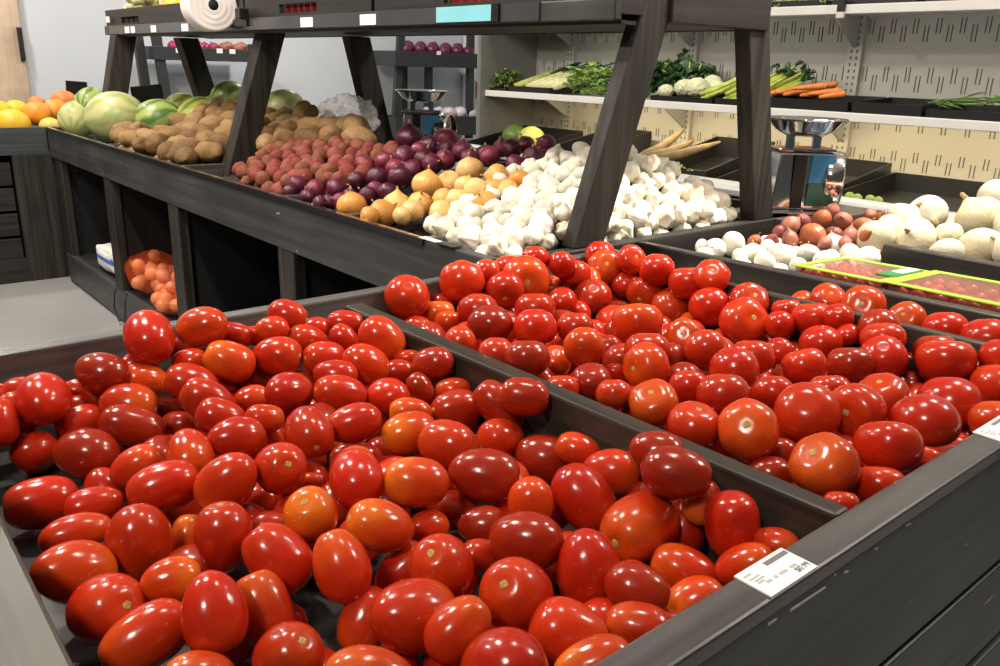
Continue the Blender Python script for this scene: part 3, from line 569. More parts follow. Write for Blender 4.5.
# ------------------------------------------------------------------ chrome dial scales
def weigh(loc, label):
    k = thing('dial_scale', label, 'scale', loc, 'chrome dial scales'); M = Matrix.Translation(loc) @ Matrix(((.767, .641, 0), (-.641, .767, 0), (0, 0, 1))).to_4x4()
    def T(x, y, z): return M @ Vector((x, y, z))
    def hx(bm, x0, x1, y0, y1, z0, z1, tx=1, ty=1, mi=0):
        cx, cy = (x0+x1)/2, (y0+y1)/2
        a = [T(x, y, z0) for x, y in ((x0, y0), (x0, y1), (x1, y1), (x1, y0))]; b = [T(cx+(x-cx)*tx, cy+(y-cy)*ty, z1) for x, y in ((x0, y0), (x0, y1), (x1, y1), (x1, y0))]
        return hexa(bm, a+b, mi)
    obj('base_plate', hx(bmesh.new(), -.115, .095, -.07, .07, .004, .016), chrome, k, bevel=.003)
    obj('body', hx(bmesh.new(), -.105, .085, -.06, .06, .016, .185, .86, .8), chrome, k, bevel=.008)
    obj('side_panel', hx(bmesh.new(), -.052, -.018, -.0625, -.058, .022, .178, 1, 1), blackp, k)
    obj('top_plate', hx(bmesh.new(), -.10, .07, -.052, .052, .186, .196), chrome, k, bevel=.003)
    D = M @ Matrix.Translation((.088, .0, .105)) @ Matrix.Rotation(math.radians(90), 4, 'X') @ Matrix.Rotation(math.radians(74), 4, 'Y')
    obj('dial_housing', lathe(bmesh.new(), [(0, -.03), (.078, -.03), (.082, -.022), (.082, .018), (.078, .026), (.074, .026)], 40, D), chrome, k, True)
    obj('dial_face', lathe(bmesh.new(), [(0, .020), (.074, .020), (.074, .023), (0, .023)], 40, D), simple('dark dial glass', (.05, .022, .015), .08, coat=1), k, True)
    bm = hx(bmesh.new(), -.008, .074, -.0645, -.058, .03, .095, .93); obj('green_label_or_reflection', bm, simple('painted green reflection', (.01, .075, .05), .2), k)  # green reflection in the chrome body, put in as a coloured patch
    bm = hx(bmesh.new(), -.004, .068, -.0600, -.0520, .097, .178, .86); obj('blue_reflection', bm, simple('painted blue reflection', (.05, .19, .36), .15), k)  # blue part of the same reflection, painted on above the green
    for x in (-.055, .025): obj('support', hx(bmesh.new(), x-.011, x+.011, -.008, .008, .196, .232), simple('steel blue support', (.20, .27, .34), .3, metal=.7), k)
    Bm = M @ Matrix.Translation((-.015, 0, .228)); pr = [(0, .002), (.055, .002), (.085, .018), (.108, .046), (.118, .050), (.118, .053), (.106, .050), (.083, .022), (.054, .006), (0, .006)]
    obj('bowl', lathe(bmesh.new(), pr, 48, Bm, rfun=lambda a, z: 1+(.02*math.cos(10*a) if z > .03 else 0)), chrome, k, True)
    for x in (-.09, .07):
        for y in (-.05, .05): obj('foot', lathe(bmesh.new(), [(0, 0), (.009, 0), (.009, .005), (0, .005)], 12, M @ Matrix.Translation((x, y, 0))), blackp, k)
    return k
obj('scale_ledge', box((3.05, 3.75), (5.42, 6.55), (-1.055, -1.0)), rim_v, tt, bevel=.003)
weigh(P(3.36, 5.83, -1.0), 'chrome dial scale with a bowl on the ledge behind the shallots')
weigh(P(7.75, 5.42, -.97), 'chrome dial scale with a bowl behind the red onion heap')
# ------------------------------------------------------------------ items under the long table
net_m = simple('orange red net', (.85, .10, .03), .4, var=.3, scale=120, alpha=.30)
def net_bag(c, ext, n, label, seed):
    rr = random.Random(seed); k = thing('onion_bag', label, 'onion bag', c, 'net bags under the long table'); pts = []
    for t in range(4000):
        p = Vector((rr.uniform(-1, 1), rr.uniform(-1, 1), rr.uniform(-1, 1)))
        if p.length > 1: continue
        q = c+Vector((p.x*ext[0], p.y*ext[1], ext[2]+p.z*ext[2]))
        if all((q-a).length > .052 for a in pts): pts.append(q)
        if len(pts) >= n: break
    hull = bmesh.new()
    for q in pts:
        bm = bmesh.new(); bmesh.ops.create_icosphere(bm, subdivisions=3, radius=.031, matrix=Matrix.Translation(q)); obj('onion', bm, simple('bagged onion skin', (.80, .36, .14), .4, var=.2), k, True)
        bmesh.ops.create_icosphere(hull, subdivisions=2, radius=.034, matrix=Matrix.Translation(q))
    r = bmesh.ops.convex_hull(hull, input=hull.verts[:]); bmesh.ops.delete(hull, geom=[g for g in set(r['geom_interior']) | set(r['geom_unused']) if isinstance(g, bmesh.types.BMVert) and g.is_valid], context='VERTS')
    o = obj('net', hull, net_m, k); return k
net_bag(P(10.25, 3.18, -2.77), (.14, .40, .085), 38, 'orange net bag of onions on the shelf under the long table', 3)
net_bag(P(9.25, 2.97, -2.77), (.065, .16, .05), 8, 'small torn end of a net onion bag spilling over the bottom rail', 5)
sk = thing('flour_sack', 'crumpled white sack with a blue stripe on the shelf under the long table', 'sack', P(11.5, 3.0, -2.77))
bm = bmesh.new(); bmesh.ops.create_uvsphere(bm, u_segments=32, v_segments=20, radius=1)
for v in bm.verts:
    c = v.co; x, y, z = (math.copysign(abs(t)**.6, t) for t in c); nn = noise.noise(c*3)
    v.co = P(11.5, 3.06, -2.77)+Vector((x*.07*(1+.15*nn), y*.24, .068+z*.068*(1+.25*nn)))
for f in bm.faces:
    cc = f.calc_center_median()-P(11.5, 3.06, -2.77); f.material_index = 1 if abs(cc.z-.085) < .010 else 0
obj('sack_body', bm, [simple('white sack', (.72, .72, .70), .6), simple('blue stripe', (.08, .16, .50), .6)], sk, True)
bm = tube(bmesh.new(), [P(10.6, 2.77, -2.74), P(10.62, 2.74, -2.80), P(10.7, 2.735, -3.0), P(10.55, 2.735, -3.15), P(10.3, 2.735, -3.08), P(10.2, 2.74, -2.82), P(10.25, 2.78, -2.74)], .004, 6)
tag(obj('black_cord', bm, blackp), 'thin black cord looped over the bottom rail beside the onion bag', 'cord')
# ------------------------------------------------------------------ watermelons and melons
def stripe_mat(name, a, b, c):
    m, nt, bs, L = nodes(name); tc = nt.nodes.new('ShaderNodeTexCoord'); nz = nt.nodes.new('ShaderNodeTexNoise'); nz.inputs['Scale'].default_value = 3; nz.inputs['Detail'].default_value = 5
    L.new(tc.outputs['Object'], nz.inputs['Vector']); sx = nt.nodes.new('ShaderNodeSeparateXYZ'); L.new(tc.outputs['Object'], sx.inputs[0])
    at = nt.nodes.new('ShaderNodeMath'); at.operation = 'ARCTAN2'; L.new(sx.outputs['X'], at.inputs[0]); L.new(sx.outputs['Y'], at.inputs[1])
    m1 = nt.nodes.new('ShaderNodeMath'); m1.operation = 'MULTIPLY_ADD'; L.new(nz.outputs[0], m1.inputs[0]); m1.inputs[1].default_value = 2.2; L.new(at.outputs[0], m1.inputs[2])
    m2 = nt.nodes.new('ShaderNodeMath'); m2.operation = 'MULTIPLY'; L.new(m1.outputs[0], m2.inputs[0]); m2.inputs[1].default_value = 9
    si = nt.nodes.new('ShaderNodeMath'); si.operation = 'SINE'; L.new(m2.outputs[0], si.inputs[0])
    mr = nt.nodes.new('ShaderNodeMapRange'); mr.inputs['From Min'].default_value = -1; L.new(si.outputs[0], mr.inputs['Value'])
    r = ramp(nt, [(.25, a), (.6, b), (.85, c)]); L.new(mr.outputs[0], r.inputs[0]); L.new(r.outputs[0], bs.inputs['Base Color']); setp(bs, Roughness=.35); return m
wm_pale = stripe_mat('pale watermelon rind', (.52, .51, .23), (.46, .48, .19), (.35, .41, .14)); wm_dark = stripe_mat('green watermelon rind', (.33, .42, .12), (.24, .34, .08), (.10, .19, .04)); wm_yel = stripe_mat('yellow green watermelon rind', (.50, .52, .11), (.38, .45, .08), (.18, .29, .04))
def melon(p, r, q, ax, mat, label, name='watermelon', group='watermelons'):
    bm = bmesh.new(); prof = [(r*math.sin(t)*(1 if 0 < t < math.pi else 0), -q*r*math.cos(t)) for t in [math.pi*i/20 for i in range(21)]]; prof[0] = (0, prof[0][1]); prof[-1] = (0, prof[-1][1])
    lathe(bm, prof, 36, rfun=lambda a, z: 1+.015*math.sin(5*a)); me = to_mesh(bm, name, [mat]); o = link(name, me); o.location = p
    o.rotation_euler = Vector((0, 0, 1)).rotation_difference(Vector(ax).normalized()).to_euler(); return tag(o, label, 'watermelon', group)
melon(P(11.9, 3.34, -.78), .133, 1.18, (.75, -.6, .15), wm_pale, 'large pale watermelon with a yellow belly beside the russet potatoes')
melon(P(12.95, 3.12, -.87), .098, 1.1, (.3, .5, .4), wm_pale, 'small pale watermelon at the table corner, in front of its neighbour')
melon(P(13.0, 3.35, -.66), .09, 1.15, (.6, .6, .2), wm_dark, 'dull green watermelon behind the small corner melon')
melon(P(11.6, 3.78, -.80), .105, 1.25, (.8, -.4, .2), wm_dark, 'dark green striped watermelon second from the table corner')
melon(P(11.3, 4.24, -.74), .098, 1.25, (.8, -.5, .3), wm_yel, 'yellow green watermelon between the dark one and the potatoes')
melon(P(12.3, 4.35, -.68), .08, 1.2, (.9, .2, .2), wm_yel, 'watermelon tucked behind the two striped ones')
melon(P(11.3, 4.66, -.50), .085, 1.2, (.9, -.2, .3), wm_dark, 'watermelon on top of the heap against the slanted leg')
melon(P(11.8, 4.70, -.66), .08, 1.2, (.7, .3, .2), wm_yel, 'half hidden watermelon below the topmost one')
melon(P(9.6, 4.62, -.56), .09, 1.2, (.8, -.5, .3), wm_pale, 'pale watermelon seen between the slanted legs above the potatoes')
org = simple('orange melon rind', (.78, .30, .03), .5, var=.18, scale=6, bump=.2, bscale=18); yel = simple('yellow melon rind', (.82, .50, .03), .45, var=.15, scale=6, bump=.15); ygr = simple('yellow green melon rind', (.72, .55, .12), .45, var=.2, scale=6); peach = simple('reddish orange rind', (.72, .22, .06), .5, var=.2, scale=8)
for k, (v, w, r, m, l, u) in enumerate(((2.50, -.99, .098, yel, 'wide amber melon with a stem dot at the table rim', 14.0), (2.88, -.86, .082, org, 'orange melon second from the wide amber one', 14.2), (2.42, -.84, .075, yel, 'yellow melon touching the far side of the amber one', 14.5), (2.70, -.84, .07, yel, 'yellow melon behind the amber and orange melons', 14.7), (3.02-.35+.3, -1.03, .06, ygr, 'small yellow green melon at the table rim corner', 13.9), (3.36, -.70, .075, peach, 'reddish orange melon on top of the far heap', 14.6), (3.16, -.82, .075, org, 'orange melon below the topmost reddish one', 14.3), (3.66, -.78, .06, peach, 'peach coloured melon behind the pale watermelons', 14.6), (3.02, -.74, .05, peach, 'small reddish melon peeking between the orange ones', 14.8), (1.9, -.95, .09, org, 'orange melon farther along the rim beyond the amber one', 14.2))):
    fruit_ball('orange_melon', P(u, v, w), r, m, l, 'melon', 'melons on the slatted table', .86)
for k in range(7): fruit_ball('far_fruit', P(12.6+R.uniform(-.2, .2), 3.95+.21*k, -.66+R.uniform(-.02, .02)), .035, (peach, simple('red pepper skin', (.5, .03, .02), .3), ygr, simple('pale squash skin', (.5, .5, .3), .5))[(0, 1, 2, 3, 3, 3, 2)[k]], '%s small fruit in the far row behind the watermelons' % ORD[k], 'fruit', 'small fruit behind the watermelons')
# ------------------------------------------------------------------ clear crumpled bag among the russets
def crumple_mat():
    m, nt, b, L = nodes('clear crumpled plastic'); tc = nt.nodes.new('ShaderNodeTexCoord'); nz = nt.nodes.new('ShaderNodeTexNoise'); nz.inputs['Scale'].default_value = 30; nz.inputs['Detail'].default_value = 3; L.new(tc.outputs['Object'], nz.inputs['Vector'])
    bp = nt.nodes.new('ShaderNodeBump'); bp.inputs['Strength'].default_value = .9; bp.inputs['Distance'].default_value = .02; L.new(nz.outputs[0], bp.inputs['Height']); L.new(bp.outputs[0], b.inputs['Normal'])
    setp(b, Base_Color=(.92, .90, .87, 1), Roughness=.15, Specular_IOR_Level=.9, Alpha=.36); return m
bm = bmesh.new(); c = P(7.75, 4.45, -.55); bmesh.ops.create_icosphere(bm, subdivisions=4, radius=1)
for v in bm.verts:
    d = v.co.copy(); k = 1+.30*noise.noise(d*2.3)+.22*abs(noise.noise(d*5)); v.co = c+Vector((d.x*.115, d.y*.115, d.z*.085))*k
tag(obj('plastic_bag', bm, crumple_mat()), 'clear crumpled plastic bag lying on the russet potatoes', 'plastic bag')
# positions of heaped produce: x, y, z (0.1 mm), axis, radius, half length, colour class, visible stem scar
D_roma=[(1342,11193,8411,4,36,92,249,324,'r',0),(1904,11337,8521,21,97,-2,337,438,'r',0),(1794,11872,8455,-73,66,-4,241,313,'r',0),(1617,11623,8283,11,-37,-91,236,314,'o',0),(1440,11902,8473,91,24,-30,210,273,'r',0),(2710,11605,8650,-64,73,18,289,376,'d',0),(2489,11900,8294,89,-31,-32,196,280,'o',0),(2414,11667,8166,-88,46,6,193,251,'r',0),(3428,11782,8973,17,91,35,344,447,'r',0),(3282,11898,8543,90,30,-28,217,282,'r',0),(3234,11522,8424,91,-8,-37,255,331,'y',0),(2866,11062,8306,73,-65,-15,297,387,'o',1),(2721,10432,8265,85,-37,-34,270,412,'d',0),(2309,11287,8092,96,-11,20,241,321,'r',0),(1744,11253,7872,61,64,-43,286,372,'r',0),(2099,10277,8097,-57,81,1,321,417,'d',0),(3656,10880,8501,-83,42,35,264,375,'r',0),(3425,11243,8059,-79,59,-1,156,203,'d',0),(3323,10557,8072,-61,77,-12,189,246,'d',0),(3876,11494,8584,56,-81,12,218,284,'r',1),(3933,11920,8636,-17,95,-23,209,272,'r',0),(4210,11783,8967,-36,83,-40,328,427,'y',0),(4755,11906,8722,86,-43,-24,202,264,'r',0),(5100,11959,8643,94,20,-23,159,206,'r',0),(5203,11579,8824,-89,42,5,202,264,'o',0),(5608,11847,8916,61,-76,-17,257,337,'r',1),(6151,11929,8577,97,-17,-13,183,238,'r',0),(5713,11397,8613,-93,15,31,237,332,'r',1),(6592,11741,8634,84,-51,-11,218,319,'r',0),(6345,11349,8505,-47,53,69,196,293,'r',0),(6541,10504,8698,52,-57,-62,313,406,'o',0),(4999,11005,8587,64,-75,9,299,389,'r',1),(5615,10703,8516,-97,1,20,258,336,'r',1),(4316,11139,8611,-78,45,40,291,379,'y',0),(4262,11318,8128,-91,38,9,178,238,'r',0),(4677,11225,8190,-79,59,-1,211,274,'d',0),(5979,10089,8509,77,-18,-59,298,388,'o',0),(5404,9958,8518,81,-53,-20,230,331,'r',0),(5122,9346,8493,-91,20,33,259,382,'r',1),(4513,9628,8560,88,33,-32,281,366,'r',0),(4359,10503,8232,92,-27,25,184,241,'o',0),(3604,10133,8511,-72,46,49,264,382,'r',0),(3524,9506,8497,77,-47,-41,239,314,'r',0),(3934,9117,8528,96,-10,-21,188,244,'o',0),(4798,9849,8194,88,-46,-6,167,251,'y',0),(4733,8330,8533,-88,40,-20,249,361,'r',0),(4153,8371,8554,-21,-95,-17,289,375,'r',1),(3459,8869,8454,96,-5,-25,276,358,'r',0),(4094,9274,8178,24,-51,-81,155,258,'o',0),(2881,8865,8440,-23,-88,-38,266,345,'o',1),(3498,7766,8524,-10,-84,52,287,321,'r',1),(2911,7831,8512,-52,43,-72,287,374,'o',0),(3907,7832,8192,-87,48,7,115,150,'o',0),(4826,8827,7985,-85,50,5,131,184,'o',0),(4794,8390,7967,-79,57,20,255,357,'r',0),(3985,7006,8569,33,90,24,289,376,'r',0),(3261,6612,8561,-41,-37,82,265,297,'y',1),(2483,6897,8465,5,15,98,267,352,'r',1),(3115,7244,8176,88,-45,-11,166,229,'d',0),(2454,7813,7988,32,42,84,199,283,'y',0),(2420,8394,8368,-96,22,-10,271,390,'r',0),(2381,9206,8287,78,-38,48,231,312,'o',1),(1443,9645,7941,-98,16,4,295,397,'r',0),(1805,8751,8174,97,-21,-2,204,301,'r',0),(2568,10534,7814,-53,82,-17,156,203,'y',0),(1521,8338,8150,98,-15,5,204,356,'o',0),(1938,7707,8202,-1,6,-99,318,413,'o',0),(1301,7536,8201,86,6,-49,298,387,'y',0),(1382,6778,8223,33,-82,45,304,340,'r',1),(1904,6640,8362,95,-29,-2,205,267,'y',0),(1497,6119,8277,-95,3,-28,253,376,'o',0),(1922,5681,8582,-11,-56,-81,256,336,'r',0),(2395,5824,8333,-4,61,78,240,334,'o',0),(2733,6267,8463,-41,63,65,266,357,'r',0),(3078,5703,8547,-2,60,79,249,338,'o',0),(2231,4994,8429,15,-51,83,269,301,'r',1),(1634,5298,8325,-88,42,18,219,286,'y',0),(2584,4434,8444,-82,55,7,223,350,'y',0),(3143,5422,8096,-61,-28,-73,230,301,'o',0),(3314,4918,8388,93,1,-35,312,406,'o',0),(3840,5242,8472,-55,-24,79,291,325,'r',1),(3846,5895,8078,81,-9,56,206,324,'r',0),(4568,5576,8116,92,-28,-22,161,209,'o',0),(4167,4577,8428,-67,-26,68,315,353,'r',1),(3376,4362,8547,82,-11,54,230,301,'o',0),(3375,3818,8534,-27,85,-43,276,359,'r',0),(3680,6017,8571,-84,31,43,250,346,'y',1),(4503,6388,8081,92,6,-36,193,251,'o',0),(4489,6592,8537,-79,60,9,268,354,'y',0),(5352,6479,8409,72,-67,-10,306,419,'d',0),(5269,7888,8414,-97,18,2,275,362,'y',1),(5725,8544,8353,-82,56,1,201,295,'y',0),(5419,7294,8436,-27,95,-6,290,377,'o',0),(5298,8479,7911,95,-16,-22,211,275,'d',0),(6429,8452,8236,-96,18,18,292,380,'d',1),(6696,8880,8333,-79,59,-1,188,275,'o',0),(5738,9109,8379,-24,93,-25,265,344,'r',0),(6291,9104,8386,-36,59,71,172,258,'d',0),(6643,9304,8618,-46,82,-31,250,325,'d',0),(6715,10068,8474,82,-55,-1,139,216,'o',0),(6451,9919,8362,83,-54,-1,182,243,'r',0),(6631,7768,8480,-38,67,62,254,415,'d',0),(6649,7300,8775,-69,70,12,245,322,'d',0),(6337,7345,8239,95,6,-29,258,335,'o',0),(6756,8401,7752,-56,81,-15,157,204,'o',0),(6624,6830,8075,-63,74,18,318,419,'d',0),(6702,6341,8370,-57,77,24,208,293,'o',0),(6701,5772,8308,62,-77,-7,270,352,'o',0),(6081,5616,8244,22,-74,-62,313,413,'r',0),(6751,5189,8795,58,-80,-5,233,310,'d',0),(6499,4711,8802,57,-81,-3,272,377,'d',0),(6806,4572,8406,-57,7,-81,193,258,'y',0),(6159,4859,8187,-98,-11,1,360,468,'o',1),(6720,4113,8365,5,-19,-97,288,374,'r',0),(6754,4756,8044,23,50,82,242,319,'r',0),(5395,5742,8334,7,2,-99,247,321,'y',0),(4863,5226,8351,-49,83,-23,296,385,'d',0),(4988,6050,8078,77,-62,2,216,281,'d',0),(5088,6721,7929,79,-60,0,230,299,'d',0),(5149,4641,8215,2,-17,-97,318,413,'r',0),(5188,4053,8312,51,-83,-16,228,309,'d',0),(6120,4228,8026,-48,86,15,251,362,'o',0),(4816,3724,8266,-60,79,1,214,291,'o',0),(4245,3985,8297,64,-64,-40,267,347,'o',0),(4030,3523,8437,-79,50,-33,185,324,'y',0),(5745,3830,8044,-72,50,-46,217,320,'y',0),(6361,3709,8261,35,-71,60,213,310,'o',1),(6846,3699,8336,45,-88,-4,170,241,'o',0),(6825,5357,8148,-48,84,-21,161,210,'d',0),(6838,5695,7860,-32,89,-29,143,186,'o',0),(5783,7971,8029,-62,75,17,287,359,'r',0),(5909,11397,7898,42,-87,-21,279,349,'r',0),(5103,7304,7886,49,-50,-70,247,309,'d',0),(3445,8303,7907,29,94,-13,276,345,'o',0),(5944,6076,7929,-75,65,-3,248,310,'o',0),(3763,9074,7906,19,-14,-96,280,350,'r',0),(6288,11700,8141,16,97,12,274,343,'r',0),(5344,9754,8047,-90,-9,-40,276,346,'r',0),(5904,6696,8019,-68,-70,14,274,343,'o',0),(4355,7713,8269,49,-52,69,244,305,'o',0),(2805,9762,8090,-73,-65,16,242,303,'d',0),(2107,9530,7931,17,-68,-70,236,295,'r',0),(4358,9745,8018,-3,-79,-60,259,324,'r',0),(3996,8340,7950,-77,60,18,272,340,'o',0),(4969,7861,7939,-7,97,-16,260,325,'r',0),(3635,9694,7980,-41,-90,-8,277,346,'r',0),(2681,8802,7897,-54,-61,-56,258,322,'r',0),(4280,4915,7849,-52,53,-65,243,304,'r',0),(3548,4532,7896,14,-95,-22,284,355,'r',0),(4669,9112,8259,67,73,-2,271,339,'d',0),(3895,10536,7873,-97,18,-8,272,340,'r',0),(5470,5259,7919,-88,-38,24,274,342,'o',0),(6286,9616,7905,8,-98,-15,245,306,'r',0),(5763,7450,7898,83,45,30,284,355,'r',0),(5822,8637,7876,93,32,-4,242,302,'r',0),(6282,10268,7867,30,-94,-4,239,298,'r',0),(2882,4175,8046,-96,-14,20,286,357,'d',0),(5455,11601,7907,-79,-58,-13,253,316,'r',0),(4667,7324,8176,-90,-40,-6,265,332,'o',0),(5532,9277,7944,-93,13,32,239,298,'o',0),(2169,6167,7916,5,-98,15,238,297,'r',0),(2933,9290,7991,-33,92,13,233,291,'r',0),(6058,10683,8065,98,-15,-5,244,305,'o',0),(3044,4879,7871,-87,-45,-16,233,291,'r',0),(2898,8061,7983,-68,69,20,235,294,'d',0),(5261,10807,8082,-44,-78,42,268,335,'o',0),(4832,10502,8102,81,47,-32,250,312,'r',0),(6297,7748,7887,89,6,-42,237,297,'o',0),(4408,4309,7851,-96,-2,-22,235,293,'o',0),(3972,7389,8040,-50,-74,-43,274,342,'d',0),(3060,7650,8005,18,97,6,233,292,'d',0),(2554,5188,7897,20,96,-12,257,321,'r',0),(6595,9096,7909,89,-21,-37,259,324,'r',0),(5431,6214,7852,20,95,-22,251,313,'r',0),(2255,7152,8015,26,-89,34,278,347,'d',0),(3604,3674,7944,-98,4,11,288,360,'r',0),(5658,4458,7869,26,87,38,252,314,'r',0),(3019,6760,8088,-58,-79,12,254,317,'o',0),(4576,3644,7865,-53,82,-18,248,309,'o',0),(3571,7646,7956,-14,-96,21,245,306,'r',0),(4217,6765,8077,68,70,-17,270,338,'o',0),(4291,10915,7917,-71,-69,4,264,330,'d',0),(3849,11494,7957,-16,90,39,245,306,'d',0),(5058,11569,8301,71,66,19,273,341,'o',0),(3926,5227,7867,71,63,28,236,294,'o',0),(4864,4163,7912,2,-10,-98,266,333,'r',0),(5843,9729,7919,46,88,3,245,306,'r',0),(6083,9053,7907,-44,89,-2,270,337,'r',0),(5272,3791,7888,-23,-47,84,256,320,'d',0),(2364,4654,7984,91,-36,-15,267,334,'r',0),(6509,11119,7869,-29,86,-40,264,330,'d',0),(4538,11609,7913,70,-69,-11,264,330,'r',0),(5599,10377,8015,-97,-20,-2,251,313,'o',0),(4204,5634,7907,-98,-3,-10,252,315,'r',0),(2636,6001,7867,64,76,1,240,300,'r',0),(3031,10182,7860,-73,-67,-4,252,315,'r',0),(3059,3698,7879,-23,30,-92,241,302,'o',0),(2975,11537,7865,-62,-51,58,246,307,'r',0),(4349,8947,7880,97,20,-9,251,314,'d',0),(3528,7053,8052,-2,80,-58,239,298,'d',0),(3750,6514,8167,88,38,27,244,305,'o',0),(2557,3762,7977,92,-24,-28,235,294,'o',0),(2982,10682,7848,-62,-56,53,232,290,'r',0),(4966,5535,7861,31,-86,-39,235,293,'r',0)]
